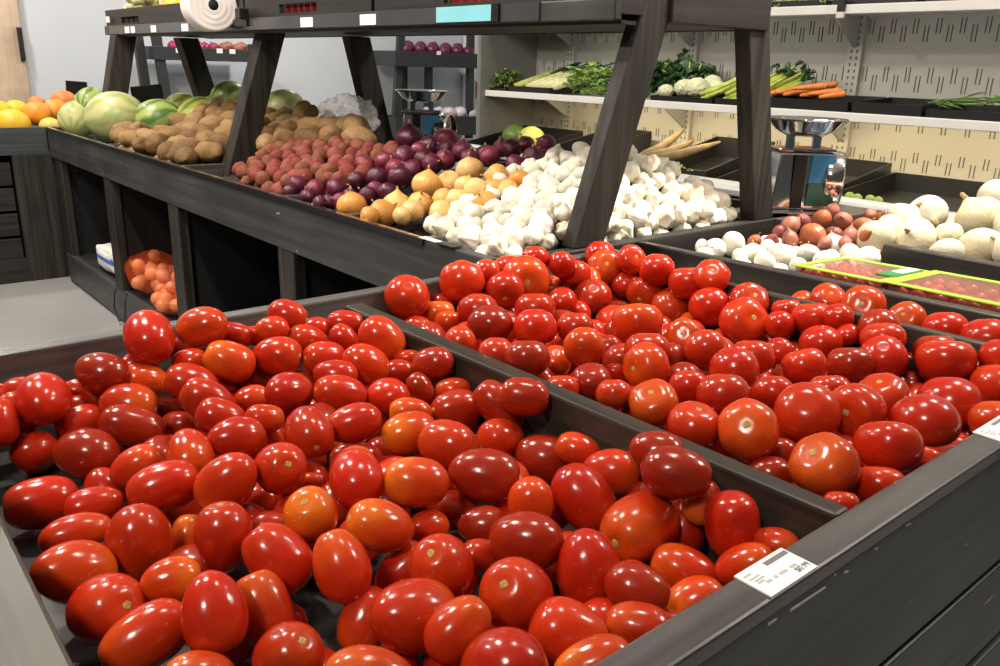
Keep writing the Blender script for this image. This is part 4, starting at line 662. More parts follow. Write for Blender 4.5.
D_beef=[(8267,12415,8692,36,55,-73,428,359,'o',0),(9529,12386,8767,57,75,31,448,377,'o',0),(10261,12550,8835,53,68,49,282,237,'o',0),(10895,12072,8702,-55,-82,11,506,425,'o',1),(10163,11831,8635,-61,-73,-28,391,328,'r',1),(8967,11169,8588,34,45,81,379,319,'r',0),(8319,10038,8747,-17,-24,-95,380,319,'d',0),(10031,10807,8537,16,23,95,390,327,'r',0),(8781,9441,8767,-17,-25,-94,360,302,'r',0),(8872,12268,8277,16,23,95,324,272,'y',0),(8732,11756,8233,38,52,75,278,234,'o',0),(7444,9706,8743,10,11,-98,249,210,'o',0),(7459,8845,8771,-19,-27,-93,267,224,'o',0),(7605,8318,8800,19,27,93,333,280,'d',0),(9226,12592,8382,27,36,-88,235,197,'r',0),(11568,12528,8965,36,45,80,316,265,'r',0),(10855,12533,8863,13,19,96,329,277,'r',0),(12239,12609,8285,51,58,62,219,184,'y',0),(11910,12059,8885,58,63,50,293,246,'r',0),(12357,12105,8643,-13,-20,-96,342,288,'r',0),(13476,12453,8859,-11,-19,-97,359,302,'r',0),(13296,12139,8623,-49,-68,53,399,335,'o',1),(13559,11607,8874,-27,-81,51,327,274,'r',1),(12783,12200,8341,-57,-32,74,394,331,'o',1),(12372,11550,8235,48,40,-77,400,336,'d',0),(11227,11315,8384,41,36,-83,299,252,'r',0),(13489,11636,8338,46,33,-81,329,277,'r',0),(13475,10805,8824,50,50,69,379,318,'r',0),(13586,10065,8686,13,22,96,410,345,'r',0),(13517,11078,8233,-95,-20,-19,409,343,'r',1),(13530,10395,8125,53,34,-76,419,352,'y',0),(13572,11926,7800,37,26,-88,270,226,'y',0),(10772,8970,8567,30,35,87,455,382,'o',0),(12048,10629,7954,48,36,-79,383,321,'o',0),(9414,9151,8728,17,25,94,315,265,'r',0),(8646,8191,8798,67,68,27,318,267,'y',0),(9849,8777,8343,66,65,36,268,225,'d',0),(9300,7510,8796,19,26,94,361,303,'r',0),(10906,8052,8586,-78,-40,46,302,254,'o',1),(10155,7064,8752,64,55,52,336,283,'o',0),(13323,9284,8383,77,59,18,415,348,'r',0),(13652,9548,8911,-61,-36,69,360,303,'r',1),(8561,8712,8437,39,35,-84,266,224,'y',0),(7467,7435,8637,22,29,92,246,206,'r',0),(7920,7329,8684,23,14,-95,278,233,'d',0),(8740,7051,8799,-98,8,9,355,298,'o',1),(8907,7763,8436,63,62,45,181,152,'r',0),(7606,6620,8799,-23,-30,-92,234,196,'o',0),(8111,7062,8368,10,0,-98,222,187,'r',0),(7771,6090,8798,-53,-12,83,316,265,'o',1),(8682,6245,8767,40,41,81,269,226,'r',0),(10237,7638,8352,66,58,47,192,161,'o',0),(9750,6280,8799,-21,-27,-93,357,300,'r',0),(10711,6610,8672,20,26,93,337,283,'r',0),(8719,5731,8826,23,29,92,352,295,'r',0),(7735,5433,8757,-2,-21,97,325,273,'r',1),(7979,4853,8840,-72,-36,58,362,304,'o',1),(13115,8355,8366,-34,-78,51,469,394,'r',1),(13697,8671,8590,-35,-62,69,388,326,'r',1),(13820,7918,8571,15,24,95,283,237,'r',0),(13269,7699,8430,81,54,17,274,231,'r',0),(13769,7352,8564,16,24,95,385,323,'r',0),(13750,6879,8723,54,16,-82,267,225,'r',0),(13199,6834,8354,9,-11,-98,368,309,'r',0),(13617,6581,8491,45,10,-88,211,177,'r',0),(12084,6966,8392,65,31,-68,235,197,'r',0),(13888,7640,7858,38,9,-91,208,175,'o',0),(11265,6045,8576,8,47,87,336,283,'r',0),(12283,5824,8441,21,26,93,366,307,'d',0),(12903,5604,8512,63,18,-75,372,312,'r',0),(13461,5897,8615,18,25,94,369,310,'r',0),(13888,6197,8725,-17,-25,-94,347,291,'d',0),(13458,4870,8527,20,26,93,446,374,'r',0),(13921,5206,8506,19,26,94,364,306,'d',0),(14004,4245,8680,-20,-26,-94,346,290,'r',0),(13490,4028,8380,22,27,93,442,372,'r',0),(13768,5426,7920,49,7,-86,236,198,'d',0),(14012,5618,8171,74,43,49,205,173,'d',0),(14085,4578,8326,76,39,49,194,163,'o',0),(12135,4229,8382,-24,-27,-92,447,375,'r',0),(10085,3750,8796,-26,-28,-91,406,341,'r',0),(10601,4526,8745,-38,11,91,335,281,'r',1),(9736,4431,8794,-98,5,9,354,298,'r',1),(9101,4752,8803,61,25,-74,399,335,'o',0),(9356,5396,8799,47,41,77,277,233,'r',0),(10099,5045,8795,23,28,92,242,204,'r',0),(11804,3488,8437,26,28,92,351,295,'o',0),(12441,3969,7825,-27,-28,-91,351,295,'d',0),(7934,3849,8798,-66,25,70,367,308,'o',1),(8968,3659,8800,40,34,84,365,306,'r',0),(8379,3435,8591,32,31,88,271,228,'r',0),(7459,3389,8696,33,33,87,181,152,'r',0),(9637,3520,8439,55,38,73,250,210,'r',0),(8524,4714,8438,37,36,85,230,194,'d',0),(7923,4464,8435,-30,-33,-88,264,221,'d',0),(8409,3912,8336,-10,-97,-16,294,250,'r',0),(8229,12038,8066,-45,-87,11,339,288,'r',0),(8746,9368,8169,-69,-69,-17,295,251,'r',0),(13336,9743,7820,-35,85,36,352,299,'o',0),(12619,7588,7803,-37,-87,-28,351,298,'r',0),(10995,5310,8061,-63,-51,56,333,283,'r',0),(9041,10493,8377,5,-96,-23,312,265,'r',0),(8501,6151,8122,32,-92,-19,320,272,'r',0),(7965,8415,8273,-89,9,-43,307,261,'r',0),(9579,10157,8314,54,82,16,308,261,'r',0),(9268,11429,8064,-35,43,82,351,298,'r',0),(11371,7675,8246,-80,46,36,356,302,'o',0),(11841,6432,8188,-65,74,-11,352,299,'o',0),(9125,3893,8072,-21,-41,-88,348,295,'o',0),(9302,5820,8053,-74,58,31,290,247,'r',0),(8839,5124,8164,-73,27,61,322,274,'r',0),(8450,7222,8038,73,65,-17,316,268,'r',0),(10319,5992,8250,-46,-84,-25,352,299,'o',0),(8054,6563,8504,58,-79,-13,306,260,'r',0),(7754,6727,7978,-75,51,-39,312,265,'r',0),(8826,8494,7944,1,-99,-3,299,254,'r',0),(12943,11887,7780,-48,85,17,313,266,'o',0),(11989,9375,8026,54,-54,63,294,250,'o',0),(13034,5007,7868,-2,-93,35,353,300,'r',0),(7525,12050,7899,-63,76,13,309,263,'r',0),(11753,11401,7977,88,29,-35,304,259,'r',0),(9504,9526,8234,54,82,-14,294,250,'r',0),(9832,3822,8028,11,68,71,353,300,'o',0),(13177,8799,7796,84,52,1,317,269,'o',0),(10451,9601,8012,-4,17,-97,347,295,'r',0),(11367,10569,7850,55,75,34,317,270,'r',0),(7909,4847,7941,-8,98,-8,342,291,'d',0),(10020,4660,8188,84,43,31,359,305,'r',0),(11605,3801,7844,-90,7,41,343,292,'r',0),(7989,11279,8188,-96,-1,26,326,277,'d',0),(8062,9744,7920,-96,17,17,309,263,'r',0),(11486,5584,8213,-90,38,16,292,248,'r',0),(7978,9267,8431,38,17,90,293,249,'r',0),(9362,6823,8479,98,12,10,318,270,'d',0),(9845,7491,8515,9,-97,-19,295,251,'d',0),(8982,10905,7852,97,8,-18,328,279,'d',0),(7596,10291,8249,-16,97,-10,291,248,'d',0),(9698,8430,8001,-40,-90,8,289,246,'o',0),(8305,10275,7881,-89,-41,14,297,252,'o',0),(10490,10516,8199,64,72,23,306,260,'d',0),(10972,3678,7939,14,-93,-30,309,263,'r',0),(13735,8098,7790,20,93,26,297,253,'o',0),(12647,9217,7933,89,41,12,336,286,'r',0),(12497,9828,7913,-13,98,8,315,268,'d',0),(9332,8016,8456,-74,-65,9,306,260,'d',0),(10412,12070,8020,82,-41,-38,306,260,'r',0),(11182,9726,8147,62,76,16,302,256,'d',0),(7580,7620,8181,84,41,-32,299,254,'d',0),(12439,6897,7925,45,-84,-26,338,287,'d',0),(7870,3783,8110,76,-62,10,299,254,'r',0),(11882,12285,8009,6,-81,57,356,303,'o',0),(9169,8736,8390,19,97,3,345,293,'d',0),(7540,11253,7797,-68,-72,-1,292,249,'d',0),(11682,8899,8142,46,-85,18,302,257,'r',0),(12792,11204,7824,47,86,13,356,302,'d',0),(12040,4881,7966,64,-71,-25,308,261,'r',0),(10531,8861,7963,42,71,-55,289,246,'o',0),(11321,4679,8029,92,13,33,290,246,'r',0),(12164,8464,7939,-2,95,-28,295,251,'r',0),(9754,6642,8015,80,6,58,289,246,'d',0),(10856,7331,8133,-79,-58,-13,337,287,'o',0),(12074,7622,7955,96,19,-15,284,241,'r',0),(11115,11881,7959,-18,97,2,324,276,'o',0),(12294,5409,7945,-52,80,25,308,262,'o',0),(9421,4832,8039,96,-19,-16,305,259,'o',0),(11841,10024,7958,-62,76,11,311,264,'r',0),(8978,7380,8095,95,29,2,283,241,'o',0),(9327,7837,7935,-92,-33,13,293,249,'d',0),(11775,7046,7916,-86,-18,-46,301,256,'d',0),(11128,8727,8056,-51,-85,1,296,252,'o',0),(10370,4164,8126,-60,60,-51,304,259,'r',0),(8439,4529,7984,92,29,-21,292,249,'r',0),(10888,6330,8062,-18,63,75,316,268,'r',0),(8348,5559,8328,-16,-98,-2,349,297,'r',0),(10426,8150,8141,-35,-63,-68,286,243,'d',0),(8404,7805,8212,-70,68,19,333,283,'d',0),(10887,10256,7932,-18,97,-2,301,256,'r',0),(10491,11417,7956,-26,95,-10,316,269,'d',0),(10471,5093,7953,-92,-24,28,284,241,'r',0),(10353,6641,8136,-42,-89,14,333,283,'r',0),(9887,5310,8133,-72,-65,19,318,270,'d',0),(8257,9185,7958,-85,-50,0,323,275,'o',0),(9239,6373,8133,7,-99,2,291,248,'r',0),(9624,10728,8003,97,21,-2,305,260,'o',0),(7905,6121,8093,76,62,14,312,265,'r',0),(9073,9975,8058,82,50,-23,338,288,'r',0),(12341,6169,7930,-34,-93,-6,305,259,'d',0),(11047,8141,7915,67,-63,35,308,262,'o',0),(10011,7259,8052,65,-4,-75,290,247,'d',0),(9675,12253,8014,44,-25,-85,317,269,'d',0),(8493,10788,8238,-96,22,-8,321,273,'r',0),(7686,5379,8022,9,-98,10,290,246,'r',0),(8849,6815,8219,-30,94,-7,321,273,'d',0),(7547,8059,7892,94,-9,-28,287,244,'r',0),(11617,8341,7991,-19,-94,23,305,259,'o',0),(9950,11591,8080,-12,-57,80,295,251,'d',0),(11456,6058,7952,19,-12,-96,296,251,'r',0),(7647,9114,7932,-92,-36,9,297,252,'o',0),(9238,9105,7918,93,31,12,302,256,'r',0),(10010,9167,7955,-61,-77,13,331,282,'o',0),(10081,7782,7900,-58,3,80,297,252,'r',0),(9495,4323,8268,67,-21,69,290,246,'r',0),(11269,6795,8029,-67,62,-37,303,258,'r',0),(11016,11134,7918,44,-89,2,303,258,'r',0),(9840,9903,7901,66,-63,-40,282,240,'o',0),(7588,10910,8222,5,99,8,286,243,'r',0),(10837,12450,7938,67,20,70,336,285,'r',0)]
D_strip=[(15080,8318,8452,55,21,-80,262,210,'y',0),(15080,7801,8615,-50,-45,73,354,283,'r',1),(15080,7088,8642,-86,-26,42,419,335,'r',1),(15080,6245,8615,-85,-4,50,329,264,'o',1),(15080,5568,8600,-17,-25,-94,390,312,'r',0),(15080,4875,8620,-18,-25,-94,427,342,'r',0),(15080,4709,8504,-19,-25,-94,289,231,'r',0)]
D_garlic=[(18260,14389,9663,34,82,45,282,282,'',0),(14430,16023,9599,37,-70,60,259,259,'',0),(14805,16383,9693,-9,-42,-89,284,284,'',0),(15200,15297,9809,60,60,51,268,268,'',0),(11828,15058,8881,-93,6,34,258,258,'',0),(18807,14413,9686,21,-28,-93,254,254,'',0),(16364,14410,9676,91,37,14,294,294,'',0),(18589,13896,9160,-85,36,35,299,299,'',0),(14481,14144,9413,-29,31,-89,279,279,'',0),(12139,16897,8946,-21,-33,91,291,291,'',0),(17364,14317,9578,89,-44,0,278,278,'',0),(16456,15025,10180,39,66,63,278,278,'',0),(15138,15989,9810,-18,26,94,297,297,'',0),(15672,14075,9379,-48,-75,-43,269,269,'',0),(12487,15048,9050,-97,-4,-18,260,260,'',0),(14378,15263,9584,-3,-98,14,285,285,'',0),(15065,14424,9741,37,79,47,228,228,'',0),(17756,15106,10342,-34,-88,29,277,277,'',0),(16655,15674,10226,-34,-34,86,237,237,'',0),(15007,13909,9161,-40,-76,48,246,246,'',0),(13150,14096,9266,88,2,-45,298,298,'',0),(13516,15262,9361,-14,-53,82,228,228,'',0),(12923,14726,9168,-50,-85,-12,242,242,'',0),(11910,14189,8884,-5,-88,-45,242,242,'',0),(15898,16542,10002,0,48,87,299,299,'',0),(17001,14891,10206,35,72,58,301,301,'',0),(12951,16309,9188,-2,97,20,271,271,'',0),(15785,15999,10002,47,49,72,282,282,'',0),(17867,14147,9433,67,-22,-69,295,295,'',0),(17600,17240,10551,-59,-7,-79,287,287,'',0),(13917,14808,9472,-34,-67,-65,281,281,'',0),(12039,16344,8948,-96,13,19,283,283,'',0),(12698,16817,9126,75,-64,5,256,256,'',0),(16721,17548,10257,-86,24,-42,257,257,'',0),(19125,14218,9487,-11,-68,71,259,259,'',0),(16771,14097,9376,-1,53,-83,250,250,'',0),(15533,15531,9897,27,14,94,225,225,'',0),(12453,16519,9061,75,-2,65,227,227,'',0),(18233,15007,10312,66,-54,50,271,271,'',0),(18842,14904,10163,88,1,45,262,262,'',0),(12468,15698,9040,21,96,13,234,234,'',0),(16338,16381,10129,60,-3,79,298,298,'',0),(13891,15457,9444,93,7,-35,232,232,'',0),(16362,13888,9193,-96,-9,25,251,251,'',0),(19632,14048,9351,-81,45,34,274,274,'',0),(13442,17230,9331,-8,-86,49,253,253,'',0),(17222,16540,10394,-4,7,99,236,236,'',0),(16939,17067,10314,-37,45,-80,289,289,'',0),(12382,14161,9010,79,59,-10,290,290,'',0),(17600,16533,10623,75,43,-49,263,263,'',0),(20164,14061,9320,-75,-14,-63,269,269,'',0),(16899,14451,9717,35,88,28,234,234,'',0),(13968,16045,9476,72,63,-23,288,288,'',0),(16110,17835,10086,-16,-87,-44,253,253,'',0),(12071,14725,8962,96,-21,-11,239,239,'',0),(15879,14331,9646,11,63,-76,236,236,'',0),(12511,16145,9050,74,22,-62,226,226,'',0),(12923,15529,9177,-19,-28,-93,279,279,'',0),(18049,13863,9130,-68,-42,59,239,239,'',0),(14842,14758,9704,91,31,-23,248,248,'',0),(14094,17065,9497,-6,58,80,235,235,'',0),(17422,13928,9156,-55,-71,41,286,286,'',0),(17600,16082,10530,-90,-2,40,247,247,'',0),(15498,16847,9917,-12,-74,-64,225,225,'',0),(16042,15648,10067,68,68,22,255,255,'',0),(16257,17412,10136,17,-25,94,255,255,'',0),(13546,14435,9354,78,38,48,248,248,'',0),(13365,14886,9301,55,69,-44,263,263,'',0),(16154,14721,9986,-10,79,58,275,275,'',0),(15546,15049,9920,-31,-12,-93,261,261,'',0),(17166,17860,10379,33,34,87,271,271,'',0),(12728,13910,9113,2,41,-90,248,248,'',0),(15836,17394,10001,-98,4,-10,280,280,'',0),(13464,16251,9327,4,-82,-56,264,264,'',0),(19322,14487,9762,-48,-70,51,262,262,'',0),(14273,16461,9563,39,82,39,255,255,'',0),(18419,14717,10002,-89,35,-25,283,283,'',0),(14028,14228,9458,3,-4,99,230,230,'',0),(15113,16652,9814,-16,82,-53,241,241,'',0),(17230,15571,10384,-51,-51,68,243,243,'',0),(17905,14648,9939,-75,7,64,243,243,'',0),(17309,14663,9907,91,-37,10,289,289,'',0),(11795,15566,8885,71,68,-5,235,235,'',0),(19738,14399,9637,-77,-21,58,281,281,'',0),(13079,16691,9214,-76,63,8,225,225,'',0),(17356,16916,10418,-1,-31,94,228,228,'',0),(13438,15799,9341,18,-93,29,263,263,'',0),(17050,16181,10332,51,-37,-77,257,257,'',0),(16179,16984,10101,-68,-9,-71,252,252,'',0),(15979,15213,10044,-7,-95,-27,233,233,'',0),(15561,14503,9790,-12,-91,-38,242,242,'',0),(14838,15568,9721,-41,-87,24,235,235,'',0),(19200,13863,9179,73,58,-33,247,247,'',0),(17600,15464,10636,72,41,-54,231,231,'',0),(15186,14194,9439,38,-85,35,239,239,'',0),(16783,16538,10262,51,3,85,270,270,'',0),(14416,14757,9599,53,-43,71,265,265,'',0),(15588,17894,9930,69,71,7,253,253,'',0),(17600,14644,10437,-18,-85,-47,236,236,'',0),(12475,14581,9056,1,96,26,228,228,'',0),(16569,14671,9948,-39,91,-10,230,230,'',0),(14961,17722,9774,-71,1,-69,240,240,'',0),(15406,13861,9095,6,26,95,237,237,'',0),(14220,15693,9531,-45,-87,13,226,226,'',0),(12164,15442,8955,35,36,-85,252,252,'',0),(13057,17194,9227,66,32,-66,233,233,'',0),(13038,15124,9207,-50,-66,-54,232,232,'',0),(15432,16409,9882,-60,-12,-77,227,227,'',0),(20297,13881,8910,-67,14,72,252,252,'',0),(17000,14020,9027,41,33,-84,250,250,'',0),(12070,15843,8695,-64,2,76,264,264,'',0),(19733,13888,8894,-88,-44,-4,283,283,'',0),(15897,13965,8897,48,-66,-57,299,299,'',0),(11820,14581,8644,89,2,-44,227,227,'',0),(14828,14442,9453,-46,-16,-86,230,230,'',0),(12911,14253,8926,-33,-90,-25,233,233,'',0),(16245,14285,9270,77,63,-1,248,248,'',0),(13939,14075,9065,-93,-35,-5,229,229,'',0),(12144,13860,8722,-86,33,36,230,230,'',0),(13159,13868,8895,-41,71,56,228,228,'',0),(19269,14539,9204,-23,2,-96,288,288,'',0),(13866,14685,8998,-10,-11,-98,229,229,'',0),(17280,13876,8570,-6,47,87,277,277,'',0),(12237,16671,8482,-74,50,43,252,252,'',0),(14527,14100,8870,79,-7,59,267,267,'',0),(12336,14196,8497,-91,35,19,252,252,'',0),(11968,15426,8298,21,-96,8,302,302,'',0),(18228,13880,8675,54,75,37,238,238,'',0),(16681,13928,8673,58,-22,77,250,250,'',0),(14481,14546,9131,91,-39,0,239,239,'',0),(16693,14493,9213,-95,5,-27,282,282,'',0),(19126,13926,8579,-21,92,31,299,299,'',0),(12356,14981,8406,-65,51,55,301,301,'',0),(12671,13953,8617,89,-33,-27,242,242,'',0),(11989,16367,8442,-19,97,2,231,231,'',0),(18612,14418,9188,-39,-79,-45,248,248,'',0),(14963,13988,8669,-31,-94,0,296,296,'',0),(17827,14188,8917,37,-89,-23,266,266,'',0),(13449,14186,8817,15,10,97,255,255,'',0),(11890,14060,8356,84,53,-8,279,279,'',0),(11917,14983,8435,-66,64,36,225,225,'',0),(14350,15120,9081,-36,54,75,244,244,'',0),(15434,13873,8662,-97,-13,-16,259,259,'',0),(12399,17030,8547,-25,33,90,240,240,'',0),(14932,14308,9060,-6,-32,-94,259,259,'',0),(18938,14197,8917,-62,-10,-76,262,262,'',0),(19383,14127,8961,-82,-35,-43,227,227,'',0)]
D_redpot=[(14177,29801,9554,27,9,95,308,308,'',0),(15091,24327,9784,91,20,-34,293,293,'',0),(12146,27446,8967,21,94,-24,278,278,'',0),(15288,27386,9858,63,37,67,260,260,'',0),(15052,28358,9793,-39,-8,91,266,266,'',0),(15547,25595,9923,-75,-62,16,255,255,'',0),(13384,25420,9314,43,48,-75,259,259,'',0),(14372,27091,9586,-16,-97,-12,292,292,'',0),(12311,27965,9018,-67,-50,-53,277,277,'',0),(13137,23527,9251,35,81,-44,258,258,'',0),(14858,25621,9731,-62,-36,68,290,290,'',0),(12883,29301,9169,95,-22,-20,276,276,'',0),(14863,24973,9718,-43,-43,78,259,259,'',0),(13742,23086,9425,27,17,94,301,301,'',0),(15001,23757,9768,82,-40,37,237,237,'',0),(12644,25648,9120,-23,-95,-18,235,235,'',0),(14275,28125,9566,-57,-36,-73,305,305,'',0),(13799,30073,9438,24,-81,-53,254,254,'',0),(14083,25391,9517,46,87,0,289,289,'',0),(12703,25124,9132,66,-41,62,306,306,'',0),(13583,23838,9371,-22,-82,-50,304,304,'',0),(14000,26570,9493,23,3,-96,248,248,'',0),(13792,28321,9436,87,45,-10,253,253,'',0),(14107,27614,9533,6,92,35,277,277,'',0),(14838,27875,9732,-90,-30,-29,310,310,'',0),(14560,26313,9636,34,-34,-87,300,300,'',0),(13613,27656,9394,8,-35,-92,236,236,'',0),(12021,26736,8928,-35,-92,5,292,292,'',0),(12199,29007,8987,35,51,-77,289,289,'',0),(13696,29030,9409,98,10,-1,288,288,'',0),(13541,26422,9352,-68,55,-46,272,272,'',0),(13442,24747,9348,67,-71,12,286,286,'',0),(14810,29330,9715,-66,-49,-55,263,263,'',0),(12732,27340,9141,-70,-32,62,291,291,'',0),(13272,27422,9286,71,1,69,238,238,'',0),(13971,24508,9469,-4,-26,-95,295,295,'',0),(12366,26005,9025,-41,-82,37,294,294,'',0),(15176,26821,9808,47,-15,86,238,238,'',0),(13057,27901,9233,63,40,-66,241,241,'',0),(12576,28415,9103,-52,84,-7,307,307,'',0),(13623,25889,9390,56,23,-78,276,276,'',0),(15602,26510,9928,-59,-45,-66,284,284,'',0),(13047,24385,9211,-16,-38,-90,277,277,'',0),(13093,25961,9251,27,50,81,308,308,'',0),(15477,24850,9908,17,-54,-81,268,268,'',0),(13825,27014,9437,80,-59,1,234,234,'',0),(15373,26040,9869,35,-36,85,302,302,'',0),(15665,24396,9970,-77,46,-43,308,308,'',0),(13390,29731,9319,-57,-27,76,284,284,'',0),(14361,25830,9604,62,-71,31,308,308,'',0),(14175,23571,9554,14,-16,97,236,236,'',0),(14358,28710,9605,68,55,-46,234,234,'',0),(15472,27884,9894,81,-52,-25,276,276,'',0),(12793,26331,9146,85,19,-48,263,263,'',0),(14244,29269,9566,95,28,5,297,297,'',0),(12937,26868,9193,-23,87,-42,245,245,'',0),(13133,28641,9246,-1,-89,-43,286,286,'',0),(12482,26886,9076,-92,37,6,274,274,'',0),(14791,27263,9701,12,9,98,233,233,'',0),(14279,24922,9557,54,32,77,273,273,'',0),(12240,25307,9010,47,87,2,263,263,'',0),(12085,28452,8959,-39,85,31,287,287,'',0),(15448,23913,9901,-18,-31,-92,290,290,'',0),(14841,28833,9735,73,40,-53,274,274,'',0),(14649,29772,9682,-73,-14,-66,253,253,'',0),(15218,25197,9830,-65,38,65,241,241,'',0),(15565,27019,9926,-73,53,41,246,246,'',0),(13371,26874,9324,-35,-67,-64,281,281,'',0),(14100,30487,9511,73,56,36,238,238,'',0),(13009,23942,9219,87,10,-47,241,241,'',0),(12005,26271,8626,41,-41,80,303,303,'',0),(12000,28032,8692,-65,-73,18,233,233,'',0),(12141,25694,8673,-94,-21,-24,298,298,'',0),(13412,23165,9059,-39,-91,-7,267,267,'',0)]
D_russet=[(14540,35437,9634,-82,35,-44,636,636,'',0),(12382,41813,9033,-68,49,53,543,543,'',0),(12809,40707,9165,41,-50,-75,541,541,'',0),(14213,39832,9544,-79,13,-58,541,541,'',0),(17224,41629,10406,-48,-68,53,636,636,'',0),(12485,34866,9060,-90,26,-32,684,684,'',0),(15057,38258,9788,90,5,-40,647,647,'',0),(13947,36514,9476,-62,-56,-54,630,630,'',0),(12830,36859,9178,34,-93,4,543,543,'',0),(13177,43153,9268,-42,-49,75,597,597,'',0),(12836,35893,9172,97,-1,19,535,535,'',0),(13213,38973,9281,96,17,15,664,664,'',0),(16140,39385,10097,-97,-6,16,584,584,'',0),(12675,39840,9114,34,-74,-57,609,609,'',0),(13799,33748,9436,86,11,-48,676,676,'',0),(16175,42716,10111,-46,-21,-85,558,558,'',0),(14861,41916,9731,63,-52,-55,587,587,'',0),(15053,40663,9799,-40,-86,-26,686,686,'',0),(16248,40903,10127,-64,30,69,534,534,'',0),(12416,38115,9048,38,48,-77,708,708,'',0),(14251,37734,9572,-18,91,-35,566,566,'',0),(12890,33618,9192,50,-78,-35,538,538,'',0),(13553,35205,9367,-57,-50,63,686,686,'',0),(15115,36783,9816,5,92,-36,567,567,'',0),(14158,38917,9537,2,90,-41,609,609,'',0),(13530,37302,9366,72,-68,5,541,541,'',0),(12308,43151,9027,23,95,17,570,570,'',0),(12773,44087,9153,-87,-22,-43,706,706,'',0),(16863,40135,10303,-9,46,87,556,556,'',0),(12074,33896,8963,-56,-81,14,532,532,'',0),(17135,42812,10381,-65,-67,-33,674,674,'',0),(15328,39494,9856,-28,70,-64,537,537,'',0),(13447,40238,9344,51,-43,-73,539,539,'',0),(15845,41676,10011,-18,-14,96,565,565,'',0),(15999,38364,10044,72,-63,-28,576,576,'',0),(12027,39199,8941,51,57,-63,531,531,'',0),(12109,36267,8970,50,63,58,536,536,'',0),(13714,38286,8739,-3,-92,-37,680,680,'',0),(15447,42445,9297,79,-42,-42,596,596,'',0),(12082,40435,8378,1,97,19,574,574,'',0),(17174,40868,9734,83,-35,-41,660,660,'',0),(12343,37050,8407,79,-16,57,621,621,'',0),(15839,40080,9337,-70,0,70,666,666,'',0),(14954,39129,9188,39,-89,-20,565,565,'',0),(12143,42470,8446,13,-97,16,527,527,'',0),(12111,35459,8376,-32,58,-73,578,578,'',0),(13010,41359,8570,-74,48,44,655,655,'',0),(13369,34380,8720,25,77,57,591,591,'',0),(14856,36165,9121,17,-5,97,602,602,'',0),(13586,35977,8752,-39,-73,-54,616,616,'',0),(15636,33036,9940,-70,15,-69,559,559,'',0),(15757,30719,9991,82,28,49,559,559,'',0),(16174,27370,10092,34,-69,-63,592,592,'',0),(15203,31445,9840,52,34,-77,539,539,'',0),(16432,34692,10166,93,-34,6,609,609,'',0),(17075,35506,10362,65,9,74,528,528,'',0),(16988,32690,10328,-10,0,-98,582,582,'',0),(17276,33763,10422,-9,0,99,657,657,'',0),(16353,31397,10149,15,-96,20,654,654,'',0),(14897,32462,9741,-16,3,98,546,546,'',0),(15872,28868,10003,-45,-69,55,649,649,'',0),(16859,30384,10285,-80,58,11,566,566,'',0),(14403,31542,9594,45,82,32,535,535,'',0),(17036,29456,10335,-25,70,-66,679,679,'',0),(15565,34054,9935,-35,1,93,633,633,'',0),(15352,29893,9870,-20,96,-12,597,597,'',0),(16711,28418,10250,10,39,90,657,657,'',0),(16541,36210,10196,-34,-5,-93,559,559,'',0),(15756,32158,9993,-42,-47,77,617,617,'',0),(16420,33424,10167,-52,37,75,594,594,'',0),(17211,31727,10391,21,37,90,538,538,'',0),(14822,30604,9729,-40,-18,89,599,599,'',0),(15153,29076,9140,-37,-67,-63,663,663,'',0),(16611,32172,9699,48,-85,16,535,535,'',0),(16135,28044,9402,-63,-23,72,693,693,'',0),(17292,34862,9849,92,-37,-2,561,561,'',0),(15058,33146,9253,86,6,48,540,540,'',0),(16636,35502,9673,-47,67,-56,552,552,'',0),(16110,26619,9452,53,-83,-8,623,623,'',0),(14622,29944,9037,6,98,-13,619,619,'',0)]
D_yonion=[(13749,19581,9510,14,2,98,402,402,'u',0),(15291,19565,9854,-16,-10,97,386,386,'',0),(14430,19444,9540,-61,-15,76,349,349,'',0),(15159,18149,9819,-79,59,9,340,340,'',0),(11892,20633,8910,8,25,95,398,398,'uk',0),(12636,19447,9017,-1,-7,99,391,391,'u',0),(12008,19180,8915,56,-56,59,354,354,'',0),(12913,18723,9152,-19,-45,86,329,329,'',0),(12450,18382,9049,53,-9,83,295,295,'',0),(12661,17398,9122,65,-73,18,313,313,'',0),(13352,18259,9291,-93,29,19,300,300,'',0),(13992,17624,9572,75,62,15,325,325,'',0),(13413,17707,9361,-24,47,84,295,295,'',0),(15192,17239,9839,23,55,79,276,276,'',0),(14568,17555,9568,-46,43,77,302,302,'',0),(14236,18384,9569,51,25,81,308,308,'',0),(13674,16835,9407,-73,-18,65,289,289,'',0),(11493,19007,8905,3,96,-25,240,240,'',0),(11989,18216,8980,84,22,47,237,237,'',0),(14531,16921,9651,12,66,-73,269,269,'',0)]
